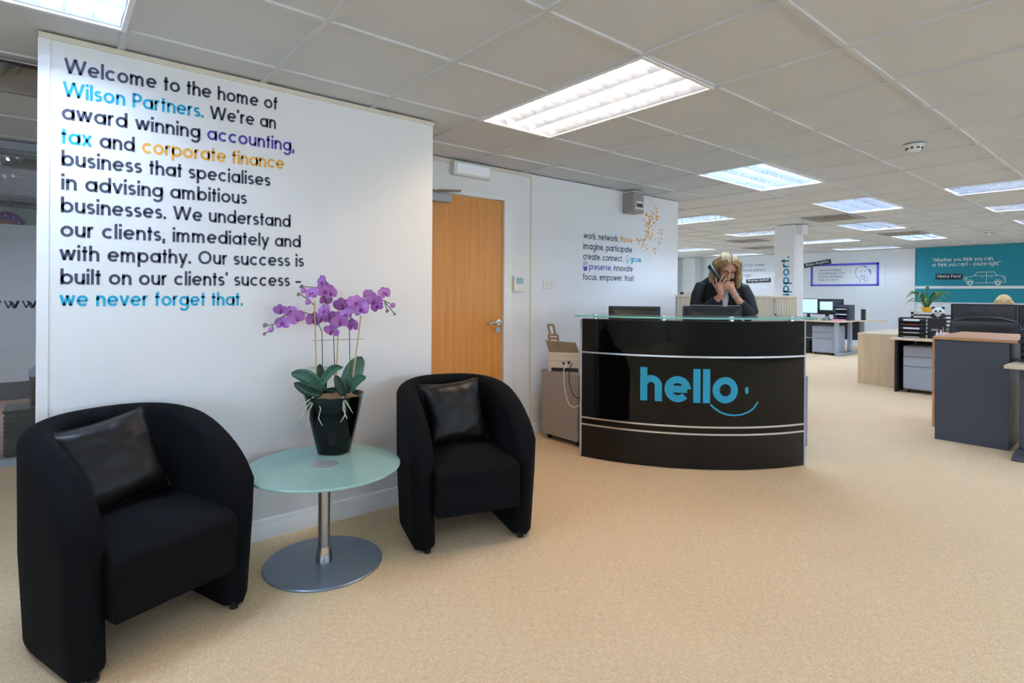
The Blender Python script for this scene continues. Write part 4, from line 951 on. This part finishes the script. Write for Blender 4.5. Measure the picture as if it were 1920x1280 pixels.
def office_chair(label, loc, rz, H=1.02, W=.5, group='black office chairs'):
    t = thing('office_chair', label, 'office chair', loc, rz, group)     # sitter faces local -y
    obj('seat', MB().box(-.24, .24, -.24, .22, .44, .50), M['black_matt'], t, bev=.03, seg=3)
    n = 10; fr = [(W/2*math.sin(q), .0, 0) for q in (0,)]
    pts = [(-W/2, .25, .60), (-W/2, .255, H-.10)]+[(-W/2+.06-.06*math.cos(q*PI/8), .255, H-.10+.06*math.sin(q*PI/8)) for q in range(1, 5)]
    pts += [(x, .262+.012*(1-(2*x/W)**2), H-.04+.03*(1-(2*x/W)**2)) for x in [-.14, -.05, .05, .14]]+[(W/2-.06+.06*math.sin(q*PI/8), .255, H-.10+.06*math.cos(q*PI/8)) for q in range(0, 4)]+[(W/2, .255, H-.10), (W/2, .25, .60)]
    obj('back_frame', MB().tube(pts, .012, 8), M['dark_blue_plastic'], t)
    b = MB(); vs = []
    for jz in range(7):
        for ix in range(9):
            x = (ix/8*2-1)*(W/2-.008); vs.append((x, .25+.02*(1-(2*x/W)**2), .60+(H-.65)*jz/6))
    b.add(vs, [(jz*9+i, jz*9+i+1, jz*9+i+10, jz*9+i+9) for jz in range(6) for i in range(8)])
    mo = obj('backrest', b, M['black_matt'], t); sm = mo.modifiers.new('thick', 'SOLIDIFY'); sm.thickness = .02
    obj('spine', MB().tube([(0, .15, .43), (0, .27, .46), (0, .29, .7)], .025, 8), M['black'], t)
    obj('gas_lift', MB().tube([(0, 0, .09), (0, 0, .44)], .028, 12), M['black'], t)
    for k in range(5):
        q = 2*PI*k/5+.3; c_, s_ = math.cos(q), math.sin(q)
        lg = obj('base_leg', MB().tube([(.03*c_, .03*s_, .10), (.29*c_, .29*s_, .07)], [.024, .016], 8), M['silver_paint'], t)
        obj('castor', MB().tube([(.29*c_-.02*s_, .29*s_+.02*c_, .027), (.29*c_+.02*s_, .29*s_-.02*c_, .027)], .026, 12), M['black'], lg)
    for s_ in (-1, 1): obj('armrest', MB().tube([(.25*s_, .1, .47), (.29*s_, .1, .5), (.29*s_, .08, .64)], .014, 8).box(.26*s_-.0, .26*s_+.05*s_, -.12, .14, .64, .665) if s_ > 0 else MB().tube([(-.25, .1, .47), (-.29, .1, .5), (-.29, .08, .64)], .014, 8).box(-.31, -.26, -.12, .14, .64, .665), M['black'], t)
    return t
office_chair('black office chair at the far desk with a silver foot', (11.55, 5.05, 0), R(-90)+PI+R(15), .98)
office_chair('black office chair whose curved back rises above the charcoal cupboard', (7.75, 1.29, 0), R(90), 1.035, .54)
office_chair('black office chair whose dark back tops show just over the maple cupboard', (9.35, 4.66, 0), R(90), 1.275, .34)

# purple framed quote
t = thing('framed_quote', 'purple framed quote with a line portrait on the far white wall', 'wall graphic', (15.236, 5.268, 1.742))
f = MB(); Wf, Hf = 1.50, .55
for a in ((-Wf/2, Wf/2, Hf/2-.05, Hf/2), (-Wf/2, Wf/2, -Hf/2, -Hf/2+.04), (-Wf/2, -Wf/2+.045, -Hf/2, Hf/2), (Wf/2-.045, Wf/2, -Hf/2, Hf/2)): f.box(-.006, 0, a[0], a[1], a[2], a[3])
obj('frame', f, M['blue_vinyl'], t)
q = MB()
for k, s in enumerate(('“Success is liking', 'yourself, liking what', 'you do, and liking', 'how you do it.”')):
    write([(s, q, 0)], lambda u, v, k=k: (-.003, .57-u, .10-.082*k+v), .036, .15, None, .10, 1.12)
obj('lettering', q, M['grey_vinyl'], t)
p = MB(); F = lambda u, v: (-.003, -.42-u, v)
for pts in (arc(0, .05, .15, 60, 120, 6), arc(0, .04, .16, 130, 185, 6), arc(0, .04, .16, 200, 250, 6), arc(0, .03, .15, 262, 320, 6), arc(0, .04, .16, -20, 30, 6), arc(.0, -.02, .05, 200, 340, 8), [(-.05, -.03), (.05, -.03)], [(-.06, .06), (-.03, .07)], [(.04, .07), (.07, .06)], [(-.05, -.13), (-.06, -.2)], [(.05, -.13), (.06, -.2)], [(.06, -.16), (.13, -.15)], [(.1, .12), (.15, .06), (.13, .13), (.17, .02)], [(.02, .19), (.08, .16), (.05, .2)]):
    ribbon(p, pts, .009, False, F)
obj('line_portrait', p, M['blue_vinyl'], t)
def name_tag(label, loc, size, tilt, text, w=.2):
    t = thing('name_tag', label, 'name tag', loc); W, H = size
    Mx = Matrix.Rotation(tilt, 4, 'X'); b = MB(); b.box(-.005, 0, -W/2, W/2, -H/2, H/2, 0, Mx); obj('plate', b, M['black_vinyl'], t, bev=.002)
    g = MB(); L = text_len(text, w, .12)
    sz = min(H*.42, W*.86/L)
    write([(text, g, 0)], lambda u, v: tuple(Mx @ Vector((-.0065, W*.43-u, -H*.16+v))), sz, w, W*.86, .12); obj('lettering', g, M['white_vinyl'], t)
name_tag('black tilted name tag over the purple frame corner', (15.226, 5.865, 2.035), (.64, .115), R(-9), 'Maya Angelou')
name_tag('black name tag under the quote left of the column', (15.236, 7.37, 1.62), (.68, .11), R(-2), 'Warren Buffett')
q = MB()
for k, s in enumerate(('“Someone’s sitting in the shade', 'today because someone planted', 'a tree a long time ago.”')):
    write([(s, q, 0)], lambda u, v, k=k: (15.236, 8.62-u, 2.02-.142*k+v), .058, .14, 1.42-(.34 if k == 2 else 0)+.0, .12)
tag(obj('wall_quote', q, M['grey_vinyl']), 'grey three line quote on the far wall behind the receptionist', 'lettering')
q = MB()
for k, s in enumerate(('“Whether you think you can,', 'or think you can’t – you’re right.”')):
    write([(s, q, 0)], lambda u, v, k=k: (15.176, 3.49-.03*0-u, 1.985-.105*k+v), .058, .18, 1.02 if k == 0 else 1.13, .10)
tag(obj('wall_quote', q, M['white_vinyl']), 'white two line quote on the teal wall', 'lettering')
name_tag('black name tag on the teal wall left of the car drawing', (15.178, 3.20, 1.655), (.46, .12), R(1), 'Henry Ford')
c = MB(); F = lambda u, v: (15.176, 2.625-u, 1.465+v)
body = [(-.28, .06), (-.30, .10), (-.315, .12), (-.31, .165), (-.15, .20), (-.10, .275), (.17, .275), (.21, .20), (.335, .185), (.335, .10), (.345, .07), (.29, .05)]
ribbon(c, body, .009, False, F); ribbon(c, [(-.14, .05), (.16, .05)], .009, False, F); ribbon(c, [(-.15, .2), (.21, .2)], .007, False, F); ribbon(c, [(.045, .275), (.045, .05)], .007, False, F)
for x in (-.22, .225):
    ribbon(c, arc(x, .055, .062, 0, 180, 12), .008, False, F); ribbon(c, arc(x, .045, .035, 0, 360, 18)[:-1], .022, True, F)
for pts in ([(-.04, .17), (.0, .17)], [(.1, .17), (.14, .17)], arc(-.275, .14, .014, 0, 360, 8), [(.29, .17), (.33, .12)]): ribbon(c, pts, .007, False, F)
tag(obj('car_drawing', c, M['white_vinyl']), 'white outline drawing of a saloon car on the teal wall', 'wall graphic')
q = MB(); write([('support.', q, 0)], lambda u, v: (8.7385, 3.757+v, 1.075+u), .092, .24, .755, .13)
tag(obj('column_lettering', q, M['teal_vinyl']), 'teal word support running up the white column', 'lettering')
tag(obj('blind_cord', MB().tube([(15.19, 4.37, 2.25), (15.19, 4.37, 1.42)], .004, 6).ell((15.19, 4.37, 1.40), (.012, .012, .025)), M['plastic_white']), 'thin white blind cord on the far wall right of the purple frame', 'cord')

# maple desks in the middle distance
t = thing('maple_desk', 'maple desk with a full end panel, left of the charcoal cupboard', 'desk', (8.98, 2.70, 0))
obj('end_panel', MB().box(0, .03, -.245, .215, 0, .685), M['maple'], t); obj('desktop', MB().box(0, 1.4, -.245, .22, .686, .712), M['maple_top'], t, bev=.002)
obj('side_panel', MB().box(.03, 1.38, -.24, -.215, .02, .685), M['maple'], t)
DZ = .705
t = thing('maple_desk', 'maple desk with an open kneehole holding a pale grey drawer pedestal', 'desk', (8.45, 1.4, 0))
obj('desktop', MB().box(0, .9, -1.0, .98, DZ-.028, DZ), M['maple_top'], t, bev=.003)
obj('side_panel', MB().box(.10, .88, .93, .955, 0, DZ-.029), M['black_matt'], t); obj('side_panel', MB().box(.04, .88, -.98, -.955, 0, DZ-.029), M['maple'], t)
obj('back_panel', MB().box(.86, .885, -.95, .92, .06, DZ-.029), M['black_matt'], t)
pedestal('drawer_pedestal', 'pale grey drawer pedestal inside the maple desk kneehole', (8.86, 2.055, 0), FW, .44, .54, .60, 'silver_paint', group=None)
letter_trays('letter_trays', 'black letter trays full of paper on the maple desk below the yellow potted plant', (8.78, 2.225, DZ), FW+R(10), 5, .27, .28, .052, ['paper', 'beige', 'paper', 'red', 'paper'])
t = thing('black_box_file', 'black upright cabinet box supporting the panda, beside the black letter trays', 'box', (8.80, 1.97, DZ), FW+R(10))
obj('body', MB().box(-.09, .09, -.13, .13, 0, .255), M['black_matt'], t, bev=.004); obj('label_holder', MB().box(-.05, .02, -.1325, -.1305, .1, .125), M['grey_metal'], t)
pz = DZ+.258
t = thing('toy_panda', 'black and white toy panda sitting on the black box', 'soft toy', (8.76, 1.95, pz), FW+R(10))
obj('body', MB().ell((0, .01, .03), (.055, .045, .035)), M['white_vinyl'], t)
hd = obj('head', MB().ell((0, -.01, .085), (.06, .05, .05)), M['white_vinyl'], t)
for s_ in (-1, 1):
    obj('ear', MB().ell((.048*s_, 0, .128), (.018, .012, .018)), M['black_matt'], hd); obj('eye_patch', MB().ell((.022*s_, -.054, .09), (.012, .008, .014)), M['black_matt'], hd)
    obj('arm', MB().tube([(.04*s_, -.02, .045), (.075*s_, -.03, .02)], [.02, .018], 10), M['black_matt'], t)
    obj('leg', MB().ell((.035*s_, -.05, .018), (.022, .03, .018)), M['black_matt'], t)
obj('nose', MB().ell((0, -.06, .075), (.009, .006, .006)), M['black_matt'], hd)
t = thing('pigeonhole_unit', 'white slotted pigeonhole unit behind the toy panda', 'storage unit', (9.62, 1.98, 0), FW)
b = MB(); Wp = .95
b.box(-Wp/2, Wp/2, .0, .3, 0, .69)
for k in range(6): b.box(-Wp/2, Wp/2, 0, .3, .72+.052*k, .752+.052*k)
for x in (-Wp/2, -.22, .03, .10, Wp/2-.03): b.box(x, x+.03, .0, .3, .69, 1.012)
obj('carcass', b, M['white'], t); obj('backing', MB().box(-Wp/2+.03, Wp/2-.03, .26, .295, .69, 1.01), M['black_matt'], t)
t = thing('potted_plant', 'leafy green plant in a small yellow pot above the black letter trays', 'potted plant', (9.72, 2.295, 1.0125))
obj('pot', MB().lathe([(.0, 0), (.055, 0), (.066, .06), (.07, .07), (.06, .07), (.055, .055), (.0, .055)], 24), M['yellow'], t)
rnd = random.Random(5)
for k in range(16):
    q = 2*PI*k/16+rnd.uniform(-.2, .2); L = rnd.uniform(.18, .32); hgt = rnd.uniform(.1, .24) if k else .3
    if k == 0: L = .05
    pts = [(.01*math.cos(q), .01*math.sin(q), .05), (L*.3*math.cos(q), L*.3*math.sin(q), .06+hgt*.75), (L*.7*math.cos(q), L*.7*math.sin(q), .06+hgt), (L*math.cos(q), L*math.sin(q), .04+hgt*.72)]
    obj('leaf', MB().tube(pts, [.004, .012, .02, .002], 6, flat=.3), M['green'], t)
t = thing('pen_pot', 'pink pot of pens on the maple desk edge', 'pen pot', (8.50, 1.80, DZ))
obj('pot', MB().lathe([(.0, 0), (.045, 0), (.048, .095), (.044, .095), (.042, .005), (.0, .005)], 20), mat('pink_pot', (236, 206, 222), .4), t)
for k, (m, dx, dy, lb) in enumerate((('green', .018, .01, 'green pen leaning in the pink pen pot'), ('pink', -.012, -.02, 'pink pen standing in the pink pen pot'), ('orange', -.005, .028, 'orange pen leaning left in the pink pen pot'), ('black', .0, -.008, 'black pen in the pink pen pot'))):
    tag(obj('pen', MB().tube([(8.50+dx*.6, 1.80+dy*.6, DZ+.0055), (8.50+dx*1.6, 1.80+dy*1.6, DZ+.135+.012*k)], .0045, 8), M[m]), lb, 'pen', 'pens in the pink pot')
for y, h_, lb in ((1.905, .10, 'short white bottle left of the pen pot'), (1.868, .125, 'taller white bottle nearest the pen pot')):
    t = thing('bottle', lb, 'bottle', (8.52, y, DZ), 0, 'white bottles by the pen pot')
    obj('body', MB().lathe([(.0, 0), (.017, 0), (.018, h_*.7), (.010, h_*.82), (.0, h_*.82)], 16), M['plastic_white'], t); obj('cap', MB().lathe([(.0, h_*.825), (.009, h_*.825), (.008, h_), (.0, h_)], 12), M['white'], t)
t = thing('teal_bag', 'crumpled teal bag slumped behind the pen pot', 'bag', (8.72, 1.77, DZ)); b = MB(); b.ell((0, 0, .075), (.08, .07, .08), None, 18, 12).ell((.02, -.05, .05), (.08, .07, .052), None, 16, 10)
b.v = [(x+.012*noise.noise(Vector((x*30, y*30, z*30))), y+.012*noise.noise(Vector((x*30+5, y*30, z*30))), max(0, z+.012*noise.noise(Vector((x*30, y*30+9, z*30))))) for x, y, z in b.v]
obj('bag', b, mat('teal_cloth', (60, 140, 160), .7, vary=.2), t)
monitor('computer_monitor', 'large dark monitor back above the charcoal cupboard', (8.98, 1.555, DZ), FW+PI, .63, .335, zc=.275)
t = desk('office_desk', 'far desk where the fair haired person sits facing the entrance', 9.85, 10.65, .35, 1.45, DZ, ((9.92, .42), (10.58, .42), (9.92, 1.38), (10.58, 1.38)))
monitor('computer_monitor', 'dark monitor back at the right edge in front of the fair haired person', (10.15, 1.15, DZ), FW+PI, .5, .31, zc=.27)
# seated person
p2 = thing('person', 'fair haired person seated behind the dark monitors, only the head showing', 'person', (10.95, 1.665, 0), FW)
b = MB(); hc = Vector((0, 0, 1.14)); rr = Matrix.Rotation(R(30), 3, 'X')
b.ell(hc, (.074, .09, .105), rr, 20, 14); b.ell(hc+rr @ Vector((0, -.03, -.05)), (.055, .06, .07), rr); b.tube([hc+rr @ Vector((0, -.08, .01)), hc+rr @ Vector((0, -.105, -.02)), hc+rr @ Vector((0, -.085, -.03))], [.009, .014, .01], 8)
for s_ in (-1, 1): b.ell(hc+rr @ Vector((.075*s_, .01, -.01)), (.01, .018, .03), rr, 8, 6)
b.tube([hc, (0, .06, .98)], [.05, .055], 14); b.tube([(0, .08, .48), (0, .08, .7), (0, .06, .9), (0, .06, .97)], [.15, .14, .15, .08], 18)
for s_ in (-1, 1):
    b.tube([(.14*s_, .06, .93), (.2*s_, .0, .72), (.17*s_, -.18, .72), (.12*s_, -.28, .735)], [.05, .042, .036, .024], 12); b.tube([(.09*s_, .08, .5), (.11*s_, -.3, .5), (.11*s_, -.32, .1), (.11*s_, -.4, .04)], [.08, .07, .045, .035], 12)
    for f_ in range(4): b.tube([(.12*s_+(-.024+.016*f_), -.29, .735), (.12*s_+(-.026+.017*f_), -.34, .74), (.12*s_+(-.026+.017*f_), -.36+.006*abs(f_-1), .725)], [.009, .008, .006], 6)
    b.tube([(.12*s_-.025*s_, -.27, .735), (.12*s_-.05*s_, -.30, .73), (.12*s_-.05*s_, -.325, .722)], [.01, .008, .006], 6)
remesh(obj('body', b, M['skin'], p2, ang=180), .006)
h = MB(); h.ell(hc+rr @ Vector((0, .02, .03)), (.088, .1, .095), rr, 20, 14)
for s_ in (-1, 1): h.tube([hc+rr @ Vector((.05*s_, -.03, .09)), hc+rr @ Vector((.088*s_, 0, .0)), hc+rr @ Vector((.08*s_, .03, -.07))], [.03, .03, .02], 10)
remesh(obj('hair', h, M['blond2'], p2, ang=180), .007)
j = MB(); j.tube([(0, .08, .46), (0, .08, .7), (0, .06, .88), (0, .06, .965)], [.18, .16, .165, .09], 18)
for s_ in (-1, 1): j.tube([(.12*s_, .06, .92), (.2*s_, .0, .72), (.18*s_, -.12, .72)], [.065, .055, .048], 12)
remesh(obj('shirt', j, mat('navy_top', (40, 48, 70), .8), p2, ang=180), .01)
tr = MB()
for s_ in (-1, 1): tr.tube([(.09*s_, .1, .5), (.11*s_, -.3, .5), (.11*s_, -.32, .1)], [.1, .082, .058], 12)
obj('trousers', tr, M['charcoal'], p2)
office_chair('office chair under the fair haired person, hidden by monitors', (10.95, 1.665-.0, 0), FW, .95, .46)

# charcoal cupboard and the desk at the right edge
t = thing('charcoal_cupboard', 'charcoal end cupboard with a wood edged top at the right', 'cupboard', (6.04, 1.13, 0))
obj('body', MB().box(0, 1.0, -.245, .235, 0, .868), M['charcoal'], t, bev=.002); obj('top', MB().box(-.012, 1.02, -.30, .25, .869, .895), M['beech'], t, bev=.003)
obj('door', MB().box(.004, .98, .2365, .256, .10, .866), M['beech'], t, bev=.002)
t = thing('white_desk', 'white topped desk at the right edge on a dark cantilever leg', 'desk', (5.70, .30, 0))
obj('desktop', MB().box(0, .8, -1.0, .565, .695, .722), M['maple_top'], t, bev=.004)
obj('leg', MB().box(.20, .27, .435, .505, .06, .694), M['charcoal'], t, bev=.01)
ft = MB(); ft.prism([(-.0, .0), (.0, .022), (.06, .05), (.5, .06), (.56, .022), (.56, 0)], .42, .52, 0, Matrix(((1, 0, 0, 0), (0, 0, 1, 0), (0, 1, 0, 0), (0, 0, 0, 1))))
obj('foot', ft, M['charcoal'], t, bev=.006)
pedestal('drawer_pedestal', 'grey drawer pedestal under the white desk at the right edge', (6.28, .50, 0), FW, .36, .5, .58, 'silver_paint')
tr = letter_trays('letter_trays', 'black letter trays on the white desk at the right edge under a blue folder', (6.17, .655, .722), FW, 5, .33, .25, .052, [None, 'paper', None, 'charcoal', 'paper'])
t = thing('ring_binder', 'blue and white folder lying on top of the right edge letter trays', 'folder', (6.17, .64, .722+.052*4+.046), FW)
obj('cover', MB().box(-.16, .16, -.13, .13, 0, .004).box(-.16, .16, -.13, .13, .044, .048).box(-.16, -.156, -.13, .13, .004, .044), M['blue_plastic'], t); obj('paper_block', MB().box(-.15, .155, -.125, .125, .005, .043), M['paper'], t)

# ------------------------------------------------------------------ back room beyond the glass partition at the left
t = thing('office_screen', 'tall grey fabric screen beyond the glass partition', 'screen', (-1.2, 8.35, 0))
obj('fabric_panel', MB().box(-1.9, 1.9, 0, .05, .2, 1.99), M['screen_grey'], t, bev=.004); obj('plinth', MB().box(-1.9, 1.9, -.004, .054, 0, .199), M['screen_dark'], t)
t = thing('wall_clock', 'purple wall clock half hidden behind the grey screen', 'clock', (-.405, YB-.002, 2.06))
struct('wall_back_room', MB().box(XA, .9, 9.4, 9.5, 0, CEIL), M['wall'])
struct('wall_room_divider', MB().box(.9, 1.0, 5.3, 9.5, 0, CEIL), M['wall'])
t.location = (-.42, 9.398, 2.03)
K = Matrix.Rotation(PI/2, 4, 'X')
c = MB().lathe([(.0, 0), (.20, 0), (.21, .012), (.2, .03), (.10, .03), (.0, .03)], 40); c.v = [tuple(K @ Vector(v)) for v in c.v]; obj('case', c, M['clock'], t)
c = MB().lathe([(.0, .0302), (.10, .0302), (.10, .034), (.0, .034)], 32); c.v = [tuple(K @ Vector(v)) for v in c.v]; obj('centre', c, M['orange'], t)
for k in range(12): obj('hour_dot', MB().tube([(.155*math.cos(k*PI/6), -.0302, .155*math.sin(k*PI/6)), (.155*math.cos(k*PI/6), -.034, .155*math.sin(k*PI/6))], .012, 10), M['white_vinyl'], t)
t = thing('ribbed_case', 'black ribbed storage case on the floor behind the glass partition', 'storage case', (-.145, 5.62, 0))
b = MB().box(-.10, .2, -.14, .14, 0, .33); obj('body', b, M['black'], t, bev=.008)
for k in range(9): obj('rib', MB().box(-.106, .206, -.146, .146, .02+.033*k, .032+.033*k), M['black_matt'], t)
obj('lid', MB().box(-.11, .21, -.15, .15, .331, .352), M['dark_blue_plastic'], t, bev=.006)
t = thing('handbag', 'black handbag with a strap on the ribbed case lid', 'bag', (-.03, 5.62, .353))
obj('body', MB().prism([(-.07, 0), (.08, 0), (.06, .12), (-.045, .12)], -.05, .05, 0, Matrix(((1, 0, 0, 0), (0, 0, 1, 0), (0, 1, 0, 0), (0, 0, 0, 1)))), M['satin'], t, bev=.012)
obj('strap', MB().tube([(-.055, -.052, .08), (-.06, -.056, .15), (-.01, -.056, .21), (.05, -.054, .16), (.06, -.052, .09)], .008, 8), M['satin'], t); obj('clasp', MB().cbox((.0, -.058, .04), (.018, .01, .018)), M['chrome'], t)
t = thing('lidded_bin', 'black pedal bin with a pale domed lid behind the welcome wall edge', 'waste bin', (.02, 6.15, 0))
obj('drum', MB().lathe([(.0, 0), (.13, 0), (.14, .52), (.0, .52)], 28), M['black'], t); obj('lid', MB().lathe([(.142, .521), (.144, .55), (.125, .62), (.07, .66), (.0, .67)], 28), mat('pale_grey_plastic', (150, 164, 178), .25), t)
